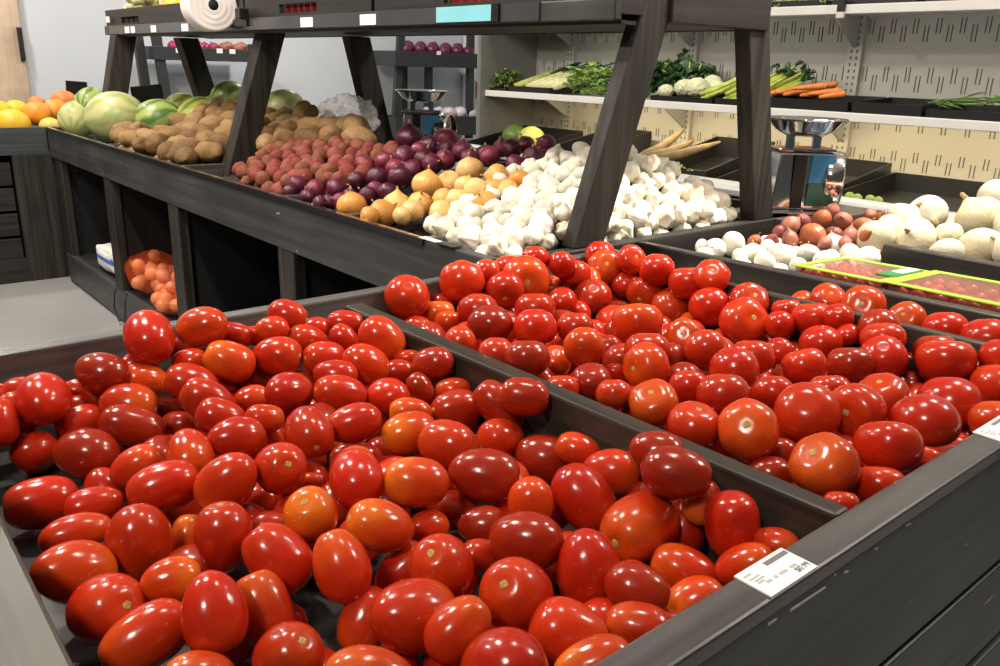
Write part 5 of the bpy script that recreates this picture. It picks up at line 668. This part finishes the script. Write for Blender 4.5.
D_ronion=[(16792,24962,10273,-5,-2,99,531,531,'u',0),(17288,23432,10313,75,43,49,447,447,'',0),(16504,23332,10116,59,68,41,440,440,'',0),(15242,22953,9876,78,-60,-14,424,424,'',0),(15411,22060,9893,18,-15,96,383,383,'',0),(16387,21347,10170,4,9,99,384,384,'',0),(16571,20454,10153,-42,75,48,345,345,'',0),(16302,19878,10189,-34,19,91,337,337,'',0),(17146,20319,10359,-33,-6,93,316,316,'',0),(17036,19708,10387,14,-87,45,340,340,'',0),(17637,19786,10480,-14,45,87,314,314,'',0),(17607,18791,10566,-22,86,44,335,335,'',0),(16657,18313,10295,-31,-26,90,324,324,'',0),(16094,18417,10080,50,-51,68,321,321,'',0),(17153,18550,10309,-68,-37,61,270,270,'',0),(14402,24131,9604,-11,52,-84,331,331,'',0),(14552,23074,9769,-3,-70,-70,355,355,'',0),(13683,22170,9414,62,76,15,340,340,'',0),(13972,21322,9495,18,75,62,395,395,'',0),(13235,22677,9290,-22,-82,-51,311,311,'',0),(12554,22724,9083,89,-31,30,338,338,'',0),(12207,23423,8987,90,-33,-26,342,342,'',0),(12216,24579,9000,56,-10,81,321,321,'',0),(11731,22976,8865,37,-11,91,274,274,'',0),(11862,21979,8811,-96,-15,19,267,267,'',0),(13022,20511,9213,-71,-48,-50,320,320,'',0),(15889,23034,10068,55,63,53,331,331,'',0),(15119,21265,9863,0,-93,34,342,342,'',0),(12580,20893,9108,-14,-94,-26,291,291,'',0),(12372,21568,9005,88,-42,16,266,266,'',0),(15737,21427,9941,-39,-49,77,348,348,'',0),(15963,20435,10090,-13,-38,91,309,309,'',0),(14593,21590,9672,-78,13,59,341,341,'',0),(14523,22444,9646,-19,28,93,317,317,'',0),(13003,21191,9215,20,97,10,267,267,'',0),(11923,21368,8949,-91,8,38,262,262,'',0),(11476,21744,8874,-44,88,-13,233,233,'',0),(11746,24206,8857,7,-59,-79,252,252,'',0),(16373,22242,10153,-80,-3,58,327,327,'',0)]
D_shallot=[(20938,12265,8798,69,-28,65,307,307,'',0),(20487,11295,8755,-21,-95,-16,374,374,'p',0),(19641,11451,8684,-37,9,91,263,263,'',0),(19192,11722,8632,-39,-57,70,236,236,'',0),(22051,11977,8879,2,33,-93,341,341,'',0),(22157,11384,8962,-85,-30,42,308,308,'',0),(22080,10811,8920,37,-70,60,274,274,'',0),(21036,11002,8774,7,-97,-17,242,242,'',0),(21041,10554,8795,39,18,89,238,238,'',0),(23043,10741,9007,-38,-33,85,252,252,'',0),(18907,12043,8607,13,-40,89,210,210,'',0),(21533,12230,8860,34,-37,-86,255,255,'',0),(23071,12231,9011,-19,-31,92,264,264,'',0),(23340,11218,9050,94,24,19,229,229,'',0),(19969,10648,8709,-89,20,-38,206,206,'',0),(20303,10287,8736,74,44,48,206,206,'',0),(20189,12159,8723,10,-19,97,191,191,'',0),(21086,10149,8859,-44,-65,60,209,209,'',0),(23057,11127,8429,96,24,9,209,209,'',0),(20537,10058,8442,43,72,52,222,222,'',0),(19891,11120,8439,4,-91,40,219,219,'',0),(21932,11262,8460,59,-79,12,240,240,'',0),(22384,11237,8444,50,83,-21,224,224,'',0),(23198,11829,8460,-80,-40,43,240,240,'',0),(21095,11791,8437,-98,10,-11,217,217,'',0),(23078,10613,8443,-22,21,94,223,223,'',0),(21637,12174,8423,-90,12,-40,203,203,'',0),(20958,10381,8421,-63,28,71,201,201,'',0),(22298,10375,8418,-78,-15,59,198,198,'',0),(21929,10046,8436,2,92,-36,216,216,'',0)]
D_pearl=[(17420,12185,8566,-89,-30,32,278,278,'',0),(18420,12346,8554,98,-15,0,340,340,'',0),(17791,11315,8530,34,35,86,347,347,'',0),(18043,10669,8571,47,-38,78,391,391,'',0),(19113,10601,8557,37,28,88,277,277,'',0),(20414,10649,8553,12,34,92,393,393,'',0),(17596,9963,8545,92,27,24,211,211,'',0),(17162,10568,8553,-84,24,-47,284,284,'',0),(18557,9823,8547,82,34,44,289,289,'',0),(19861,9876,8500,-49,81,-29,351,351,'',0),(17487,12633,8529,93,-33,-2,206,206,'',0),(18762,11523,8558,-11,-89,42,231,231,'',0),(17668,9573,8565,-4,4,99,209,209,'',0),(18349,9201,8551,54,-81,-18,234,234,'',0),(16831,9958,8551,14,53,82,183,183,'',0),(19665,9325,8604,81,38,-43,293,293,'',0),(17230,11309,8549,4,86,-50,219,219,'',0),(19278,10078,8474,14,98,1,254,254,'',0),(16939,12152,8454,70,58,38,234,234,'',0),(19822,12259,8440,74,59,29,220,220,'',0),(18806,11013,8457,-73,62,24,237,237,'',0),(19289,11119,8439,42,-25,-86,219,219,'',0),(19644,11876,8453,6,-85,-51,233,233,'',0),(19181,9588,8445,-74,-60,27,225,225,'',0),(16825,10947,8452,82,11,55,232,232,'',0)]
D_wonion=[(21431,10049,8760,-70,-56,-43,474,474,'f',0),(21950,9294,8861,-89,-3,44,494,494,'s',0),(23248,10227,9068,46,-43,76,471,471,'',0),(24136,9987,9193,-68,-68,-23,506,506,'s',0),(22550,8731,8946,-8,67,73,363,363,'',0),(24466,8749,9266,-7,67,72,573,573,'s',0),(22363,7787,8847,-63,-14,-75,500,500,'f',0),(21231,8161,8734,43,63,63,393,393,'',0),(26582,9138,9601,-80,8,-57,494,494,'s',0),(24166,7735,9210,-81,-34,46,471,471,'',0),(22422,10170,8935,7,89,-43,352,352,'',0),(22018,7041,8948,5,88,45,385,385,'',0),(25569,9718,8569,-95,-9,-28,349,349,'',0),(25105,7668,8618,-51,-69,50,398,398,'',0),(26496,9435,8613,-31,-36,87,393,393,'',0),(26269,7752,8613,44,7,88,393,393,'',0),(25682,8240,8630,-14,-91,37,410,410,'',0),(22990,7160,8622,-76,-38,50,402,402,'',0),(26762,8513,8628,-9,26,95,408,408,'',0),(24267,7126,8595,-16,-9,97,375,375,'',0)]
# ------------------------------------------------------------------ tomatoes, bulbs and potatoes from the position tables
def grid_mesh(name, fn, mats, nu=28, nv=18):
    bm = bmesh.new(); rings = []
    for j in range(nv+1):
        t = math.pi*j/nv
        if j in (0, nv): rings.append([bm.verts.new(fn(t, 0))])
        else: rings.append([bm.verts.new(fn(t, 2*math.pi*i/nu)) for i in range(nu)])
    for a, b in zip(rings, rings[1:]):
        for i in range(nu):
            i2 = (i+1) % nu; q = ([a[0]] if len(a) == 1 else [a[i], a[i2]]) + ([b[0]] if len(b) == 1 else [b[i2], b[i]])
            bm.faces.new(q)
    return to_mesh(bm, name, mats)
def sgn(x, p): return math.copysign(abs(x)**p, x)
def roma_fn(seed):
    rr = random.Random(seed); egg = rr.uniform(-.16, .16); box_ = rr.uniform(.80, 1.0); lob = rr.uniform(.0, .035); nl = rr.choice((2, 3, 3)); ph = rr.uniform(0, 6); bend = rr.uniform(-.08, .08); dent = rr.random() < .5; da, dt = rr.uniform(0, 6), rr.uniform(.9, 2.0); tip = rr.uniform(0, .05)
    def fn(t, a):
        z = sgn(math.cos(t), box_); r = math.sin(t)**box_*(1+egg*math.cos(t))*(1+lob*math.cos(nl*a+ph)*math.sin(t)) if 0 < t < math.pi else 0
        if t < .6: z -= .09*(1-t/.6)**1.5
        if t > 2.9: z -= tip*(t-2.9)/.24
        if dent:
            dd = math.acos(max(-1, min(1, math.cos(t)*math.cos(dt)+math.sin(t)*math.sin(dt)*math.cos(a-da))))
            r *= 1-.11*math.exp(-(dd/.30)**2)
        return Vector((r*math.cos(a)+bend*(1-z*z), r*math.sin(a), z))
    return fn
def beef_fn(seed):
    rr = random.Random(seed); lob = rr.uniform(.008, .045); nl = rr.choice((4, 5, 6, 7)); ph = rr.uniform(0, 6); box_ = rr.uniform(.86, 1.0); l2 = rr.uniform(0, .04); p2 = rr.uniform(0, 6); dim = rr.uniform(.10, .17); egg = rr.uniform(-.05, .12)
    def fn(t, a):
        s = math.sin(t) if 0 < t < math.pi else 0; z = sgn(math.cos(t), box_); r = s**box_*(1+egg*math.cos(t))*(1+lob*math.cos(nl*a+ph)*(.5+.5*math.cos(t))+l2*math.cos(2*a+p2))
        if t < .75: z -= dim*(1-t/.75)**1.4
        if t > 2.75: z += .07*((t-2.75)/.39)**1.5
        return Vector((r*math.cos(a), r*math.sin(a), z))
    return fn
ROMA = [grid_mesh('plum_tomato', roma_fn(s), [tomato_skin]) for s in range(10)]
BEEF = [grid_mesh('round_tomato', beef_fn(s), [tomato_skin]) for s in range(10)]
def scar_mesh(seed):
    """corky stem scar: a small ragged disc with a raised middle"""
    rr = random.Random(seed); bm = bmesh.new(); n = 18; rad = [rr.uniform(.15, .23) for i in range(n)]; rings = []
    for k, z in ((.35, .035), (.7, .012), (1.0, .006)): rings.append([bm.verts.new((rad[i]*k*math.cos(2*math.pi*i/n), rad[i]*k*math.sin(2*math.pi*i/n), z+rr.uniform(-.008, .008))) for i in range(n)])
    rings.append([bm.verts.new((v.co.x, v.co.y, -.06)) for v in rings[-1]]); c = bm.verts.new((0, 0, .01))
    for i in range(n): bm.faces.new((c, rings[0][i], rings[0][(i+1) % n]))
    for a, q in zip(rings, rings[1:]):
        for i in range(n): bm.faces.new((a[i], q[i], q[(i+1) % n], a[(i+1) % n]))
    return to_mesh(bm, 'stem_scar', [scar_mat])
SCARS = [scar_mesh(s) for s in range(4)]
def place(name, me, row, scale=None, spin=None):
    x, y, z, ax, ay, az, r, h, c, s = row; o = link(name, me); o.location = (x*1e-4, y*1e-4, z*1e-4)
    q = Vector((0, 0, 1)).rotation_difference(Vector((ax, ay, az)).normalized()) @ Matrix.Rotation(R.uniform(0, 6.28) if spin is None else spin, 3, 'Z').to_quaternion()
    o.rotation_mode = 'QUATERNION'; o.rotation_quaternion = q; r *= 1e-4; h *= 1e-4; o.scale = scale(r, h) if scale else (r, r, h)
    return o
def vary(c, k=.12):
    g = 1+R.uniform(-k, k)
    return tuple(max(0, x*g*(1+R.uniform(-.25*k, .25*k))) for x in c)
TC = dict(r=(.43, .017, .004), d=(.29, .016, .004), o=(.46, .027, .0045), y=(.50, .044, .005))
TN = dict(r='red', d='deep red', o='orange-red', y='orange')
ROWS_U = ['row behind the front rim', 'second row from the front', 'middle row', 'second row from the back', 'row before the back rim']
def row_labels(items, nrow, rowkey, sortkey, fmt):
    """items: (object, descriptor); a label for each from its row and its rank among its like in that row"""
    it = sorted(items, key=lambda t: rowkey(t[0])); n = len(it); by = {}
    for i, t in enumerate(it): by.setdefault((min(nrow-1, i*nrow//n), t[1]), []).append(t[0])
    for (rw, d), obs in by.items():
        obs.sort(key=lambda o: sortkey(o))
        for k, o in enumerate(obs): o['label'] = fmt(ORD[k] if len(obs) > 1 else '', d, rw)
def tomatoes(rows, meshes, name, noun, cat, group, landmark, rows_txt, nvis):
    its = []
    for k, row in enumerate(rows):
        o = place(name, meshes[(k*7+3) % len(meshes)], row); c = row[8]; o.color = vary(TC[c], .14) + ({'r': .12, 'd': .05, 'o': .32, 'y': .8}[c]*R.uniform(.6, 1.1),)
        tag(o, None, cat, group)
        if row[9]:
            s = link('stem_scar', SCARS[k % 4], o); s.location = o.data.vertices[0].co+Vector((0, 0, .02)); s.rotation_euler = (0, 0, R.uniform(0, 6)); sc = .62 if meshes is ROMA else .60; s.scale = (sc, sc, sc*.5)
        its.append((o, TN[c]+(' stem-scarred' if row[9] else '') if k < nvis else 'mostly buried'))
    row_labels(its, len(rows_txt), lambda o: o.location.y, lambda o: o.location.x, lambda n, d, r: '%s %s %s from the %s, %s' % (n, d, noun, landmark, rows_txt[r]) if n else 'the only %s %s in the %s' % (d, noun, rows_txt[r]))
tomatoes(D_roma, ROMA, 'plum_tomato', 'plum tomato', 'tomato', 'plum tomatoes in the first bin', 'side rim', ROWS_U, 190)
tomatoes(D_beef, BEEF, 'round_tomato', 'round tomato', 'tomato', 'round tomatoes in the second bin', 'low divider', ROWS_U, 155)
its = []
for k, row in enumerate(D_strip):
    o = place('round_tomato', BEEF[k], row); o.color = vary(TC[row[8]])+(.2,); tag(o, '%s tomato from the back rim in the narrow bin below the shallots' % ORD[k], 'tomato', 'tomatoes in the narrow bin')
    if row[9]: s = link('stem_scar', SCARS[k % 4], o); s.location = o.data.vertices[0].co+Vector((0, 0, .02)); s.scale = (.55, .55, .55)
def bulb_fn(seed, neck=.35, flat=.92):
    rr = random.Random(seed); l1, p1, p2 = rr.uniform(.0, .03), rr.uniform(0, 6), rr.uniform(0, 6); tilt = rr.uniform(-.12, .12); sk_ = rr.uniform(.0, .05)
    def fn(t, a):
        s = math.sin(t) if 0 < t < math.pi else 0; z = math.cos(t)*flat; r = s*(1+l1*math.cos(2*a+p1)+.012*math.cos(5*a+p2)); x = 0
        if t < .75: k = (1-t/.75); z += neck*k**2.2; x = tilt*k*k; r *= 1-.25*k
        if t > 2.75: z -= sk_*((t-2.75)/.39)
        return Vector((r*math.cos(a)+x, r*math.sin(a), z))
    return fn
def garlic_fn(seed):
    rr = random.Random(seed); n = rr.choice((5, 6, 7, 8)); ph = rr.uniform(0, 6); lob = rr.uniform(.09, .15); tilt = rr.uniform(-.3, .3); nk = rr.uniform(.45, .95)
    def fn(t, a):
        s = math.sin(t) if 0 < t < math.pi else 0; z = math.cos(t)*.78; lobe = abs(math.cos((n*a+ph)/2))**.55; r = s*(1-lob+lob*1.6*lobe*min(1, s*1.3)); x = 0
        if t < .85: k = 1-t/.85; z += nk*k**1.7; x = tilt*k*k; r = r*(1-.45*k)+.15*k*(1 if t > 0 else 0)
        if t > 2.8: z += .08*(t-2.8)/.34
        return Vector((r*math.cos(a)+x, r*math.sin(a), z))
    return fn
def spud_fn(seed, q=1.0):
    off = Vector((seed*3.7, seed*1.3, 0))
    def fn(t, a):
        s = math.sin(t) if 0 < t < math.pi else 0; d = Vector((s*math.cos(a), s*math.sin(a), math.cos(t)*q))
        k = 1+.15*noise.noise(d*1.1+off)+.07*noise.noise(d*2.7+off); return d*k
    return fn
WONION = [grid_mesh('white_onion_bulb', bulb_fn(s+9, .08+.10*(s % 3), .9), [white_skin]) for s in range(6)]
ONION = [grid_mesh('onion_bulb', bulb_fn(s, .10+.12*(s % 3)), [onion_skin]) for s in range(6)]
GARLIC = [grid_mesh('garlic_bulb', garlic_fn(s), [garlic_skin], 40, 20) for s in range(7)]
RUSSET = [grid_mesh('russet_potato', spud_fn(s, 1.62), [potato_skin]) for s in range(6)]
REDPOT = [grid_mesh('red_potato', spud_fn(s+20, 1.1), [potato_skin], 22, 14) for s in range(6)]
bm = bmesh.new(); lathe(bm, [(0, -.02), (.13, 0), (.09, .12), (.10, .26), (.05, .34), (0, .36)], 10, rfun=lambda a, z: 1+.25*math.cos(3*a+z*9)); NECK = to_mesh(bm, 'dry_neck', [dry_skin])
bm = bmesh.new()
for k in range(14): a = k*2.4; r_ = .02+.05*(k % 3); tube(bm, [Vector((r_*math.cos(a), r_*math.sin(a), 0)), Vector((1.7*r_*math.cos(a), 1.7*r_*math.sin(a), -.10-.03*(k % 2)))], [.014, .006], 5)
ROOT = to_mesh(bm, 'root_tuft', [dry_skin])
def bulbs(rows, meshes, name, noun, cat, group, cols, scale, neck=None, root=None, nvis=9999):
    its = []
    for k, row in enumerate(rows):
        o = place(name, meshes[(k*5+1) % len(meshes)], row, scale); ci = R.randrange(len(cols)); o.color = vary(cols[ci][1], .10)+(1,); tag(o, None, cat, group)
        if neck: n = link('dry_neck', NECK, o); n.location = (0, 0, 1.08); n.scale = (neck, neck, neck)
        if root: n = link('root_tuft', ROOT, o); n.location = (0, 0, -.90)
        its.append((o, cols[ci][0] if k < nvis else 'half buried'))
    return its
def sc3(a, b): return lambda r, h: (r*a, r*a, r*b)
it = bulbs(D_yonion, ONION, 'yellow_onion', 'yellow onion', 'onion', 'yellow onions on the long table', (('golden', (.82, .44, .13)), ('pale gold', (.86, .55, .22)), ('amber', (.72, .33, .08))), sc3(1.10, 1.05), .8, 1)
row_labels(it, 3, lambda o: o.location.x, lambda o: -o.location.y, lambda n, d, r: ('%s %s onion from the red onions, %s' % (n, d, ('along the price rail', 'in the middle of the yellow heap', 'at the top of the yellow heap')[r])) if n else ('the only' + '%s %s onion from the red onions, %s' % (n, d, ('along the price rail', 'in the middle of the yellow heap', 'at the top of the yellow heap')[r])))
it = bulbs(D_ronion, ONION, 'red_onion', 'red onion', 'onion', 'red onions on the long table', (('purple', (.13, .016, .045)), ('dark purple', (.075, .010, .028)), ('reddish purple', (.21, .025, .055))), sc3(.98, .95), .8, 1)
row_labels(it, 4, lambda o: o.location.x, lambda o: -o.location.y, lambda n, d, r: ('%s %s onion counting from the red potatoes, %s' % (n, d, ('along the price rail', 'second row above the rail', 'below the heap crest', 'on the heap crest')[r])) if n else ('the only' + '%s %s onion counting from the red potatoes, %s' % (n, d, ('along the price rail', 'second row above the rail', 'below the heap crest', 'on the heap crest')[r])))
it = bulbs(D_garlic, GARLIC, 'garlic_bulb', 'garlic bulb', 'garlic', 'garlic bulbs in the end tray', (('white', (.86, .83, .74)), ('creamy', (.86, .80, .64)), ('ivory', (.86, .79, .66))), sc3(1.05, 1.0))
row_labels(it, 6, lambda o: o.location.x, lambda o: o.location.y, lambda n, d, r: ('%s %s garlic bulb from the end board, %s' % (n, d, ('along the price rail', 'second row from the price rail', 'third row from the price rail', 'fourth row from the price rail', 'fifth row from the price rail', 'row farthest from the price rail')[r])) if n else ('the only' + '%s %s garlic bulb from the end board, %s' % (n, d, ('along the price rail', 'second row from the price rail', 'third row from the price rail', 'fourth row from the price rail', 'fifth row from the price rail', 'row farthest from the price rail')[r])))
it = bulbs(D_redpot, REDPOT, 'red_potato', 'red potato', 'potato', 'red potatoes on the long table', (('rosy', (.225, .046, .035)), ('reddish brown', (.21, .07, .038)), ('dusky pink', (.27, .075, .055))), sc3(.98, .98))
row_labels(it, 5, lambda o: o.location.x, lambda o: o.location.y, lambda n, d, r: ('%s %s red potato from the onion tray, %s' % (n, d, ('along the price rail', 'second row from the rail', 'middle row', 'row below the russets', 'row touching the russets')[r])) if n else ('the only' + '%s %s red potato from the onion tray, %s' % (n, d, ('along the price rail', 'second row from the rail', 'middle row', 'row below the russets', 'row touching the russets')[r])))
rus = [r_[:5]+(int(r_[5]*.3),)+r_[6:] for r_ in D_russet]
it = bulbs(rus, RUSSET, 'russet_potato', 'russet potato', 'potato', 'russet potatoes on the long table', (('tan', (.25, .148, .060)), ('brown', (.175, .10, .040)), ('light tan', (.30, .185, .08))), sc3(.78, .74))
row_labels(it, 6, lambda o: o.location.x, lambda o: o.location.y, lambda n, d, r: ('%s %s russet potato from the slanted leg side, %s' % (n, d, ('along the price rail', 'second row from the rail', 'third row from the rail', 'fourth row from the rail', 'fifth row from the rail', 'row at the heap crest')[r])) if n else ('the only' + '%s %s russet potato from the slanted leg side, %s' % (n, d, ('along the price rail', 'second row from the rail', 'third row from the rail', 'fourth row from the rail', 'fifth row from the rail', 'row at the heap crest')[r])))
it = bulbs(D_shallot, ONION, 'shallot', 'shallot', 'shallot', 'shallots below the scale', (('copper', (.42, .13, .05)), ('pinkish', (.46, .17, .12)), ('purple brown', (.27, .07, .06))), sc3(.82, 1.1), .8, None, 18)
row_labels(it, 2, lambda o: o.location.x, lambda o: -o.location.y, lambda n, d, r: ('%s %s shallot from the back corner, %s' % (n, d, ('row beside the small white onions', 'row nearest the scale')[r])) if n else ('the only' + '%s %s shallot from the back corner, %s' % (n, d, ('row beside the small white onions', 'row nearest the scale')[r])))
it = bulbs(D_pearl, WONION, 'small_white_onion', 'small white onion', 'onion', 'small white onions below the shallots', (('cream', (.84, .80, .66)), ('bright white', (.86, .84, .76))), sc3(1.0, .86), .7, None, 17)
row_labels(it, 2, lambda o: o.location.x, lambda o: -o.location.y, lambda n, d, r: ('%s %s small onion from the back corner, %s' % (n, d, ('row along the bin divider', 'row touching the shallots')[r])) if n else ('the only' + '%s %s small onion from the back corner, %s' % (n, d, ('row along the bin divider', 'row touching the shallots')[r])))
it = bulbs(D_wonion, WONION, 'large_white_onion', 'large white onion', 'onion', 'large white onions by the case', (('white', (.80, .76, .60)), ('ivory', (.78, .70, .48))), sc3(1.08, 1.0), 1.0, 1, 12)
row_labels(it, 2, lambda o: o.location.z, lambda o: -o.location.y, lambda n, d, r: ('%s large %s onion from the shallots, %s' % (n, d, ('bottom layer of the heap', 'top layer of the heap')[r])) if n else ('the only' + '%s large %s onion from the shallots, %s' % (n, d, ('bottom layer of the heap', 'top layer of the heap')[r])))
# ------------------------------------------------------------------ clamshell packets of small tomatoes
def packet(c8, w0, w1, label, seed):
    rr = random.Random(seed); a, b, c, d = [Vector((p[0], p[1])) for p in c8]  # u, v corners
    ctr = (a+b+c+d)/4; o = thing('tomato_packet', label, 'packet', P(ctr.x, ctr.y, w0), 'packets of small tomatoes')
    def q(s, t, w): m = a.lerp(b, s).lerp(d.lerp(c, s), t); return P(m.x, m.y, w)
    bm = bmesh.new()
    for i in range(7):
        for j in range(4):
            p = q((i+.5)/7+rr.uniform(-.03, .03), (j+.5)/4+rr.uniform(-.04, .04), w0+.088); bmesh.ops.create_icosphere(bm, subdivisions=2, radius=.0155, matrix=Matrix.Translation(p))
    tag(obj('small_tomatoes', bm, simple('small tomato skin', (.42, .04, .02), .2, var=.3), o, True), kind='stuff')
    bm = bmesh.new(); hexa(bm, [q(.04, .06, w0), q(.04, .94, w0), q(.96, .94, w0), q(.96, .06, w0), q(0, 0, w1), q(0, 1, w1), q(1, 1, w1), q(1, 0, w1)])
    obj('clear_tray', bm, simple('clear tray plastic', (.55, .22, .16), .12, alpha=.35), o, bevel=.003)
    bm = bmesh.new(); e = .07; t = w1+.006
    def strip(s0, s1, t0, t1): hexa(bm, [q(s0, t0, w1+.001), q(s0, t1, w1+.001), q(s1, t1, w1+.001), q(s1, t0, w1+.001), q(s0, t0, t), q(s0, t1, t), q(s1, t1, t), q(s1, t0, t)])
    strip(-.02, 1.02, -.04, e); strip(-.02, 1.02, 1-e, 1.04); strip(-.02, .07, e, 1-e); strip(.93, 1.02, e, 1-e)
    obj('green_border', bm, simple('lime green print', (.36, .60, .05), .3), o)
    bm = bmesh.new(); strip(.07, .93, e, 1-e); obj('film_lid', bm, simple('clear glossy film', (.75, .55, .45), .06, alpha=.06, spec=.9), o)
    bm = bmesh.new(); t = w1+.012; strip(.04, .24, .30, .95); obj('green_label_or_reflection', bm, simple('green leaf print', (.03, .24, .06), .3), o)
    bm = bmesh.new(); t = w1+.014; strip(.07, .20, .55, .92); obj('white_label', bm, paper, o)
packet(((1.88, 4.17), (2.36, 4.13), (2.30, 4.56), (1.84, 4.62)), -1.14, -1.0, 'green bordered packet of small tomatoes beside the small white onions', 1)
packet(((1.22, 4.19), (1.86, 4.17), (1.82, 4.64), (1.20, 4.70)), -1.14, -.995, 'green bordered packet of small tomatoes in front of the white onion board', 2)
packet(((.86, 4.22), (1.19, 4.2), (1.16, 4.72), (.84, 4.75)), -1.14, -.995, 'packet of small tomatoes at the front rim end of the row', 3)
# ------------------------------------------------------------------ bulbs in the wall racks
def copies(name, me, spots, col, labels, cat, group, sc=1.0):
    for k, (u, v, w, r) in enumerate(spots):
        o = link(name, me); o.location = P(u, v, w); o.scale = (r, r, r*sc); o.rotation_euler = (R.uniform(-.6, .6), R.uniform(-.6, .6), R.uniform(0, 6)); o.color = vary(col, .2)+(1,); tag(o, labels(k), cat, group)
copies('red_onion', ONION[0], [(17.62+.2*(k % 2), 11.75+.19*k, .33+.07*(k % 2), .062) for k in range(11)], (.13, .02, .06), lambda k: '%s red onion in the upper rack tray, counting from the wider post' % ORD[k], 'onion', 'red onions in the wall rack')
copies('turnip', ONION[1], [(17.7, 12.45+.33*k, -1.19, .085) for k in range(5)], (.72, .66, .70), lambda k: '%s white turnip in the low rack tray behind the scale' % ORD[k], 'turnip', 'turnips in the wall rack', .8)
copies('radish', ONION[2], [(17.55+.1*(k % 2), 6.15+.14*k, .21, .04) for k in range(7)], (.45, .02, .11), lambda k: '%s bright pink radish in the far rack tray' % ORD[k], 'radish', 'radishes in the wall rack')
copies('brown_onion', ONION[3], [(17.55+.15*(k % 2), 7.2+.15*k, .21+.03*(k % 2), .045) for k in range(4)], (.36, .12, .07), lambda k: '%s small brown onion in the far rack tray' % ORD[k], 'onion', 'brown onions in the wall rack')
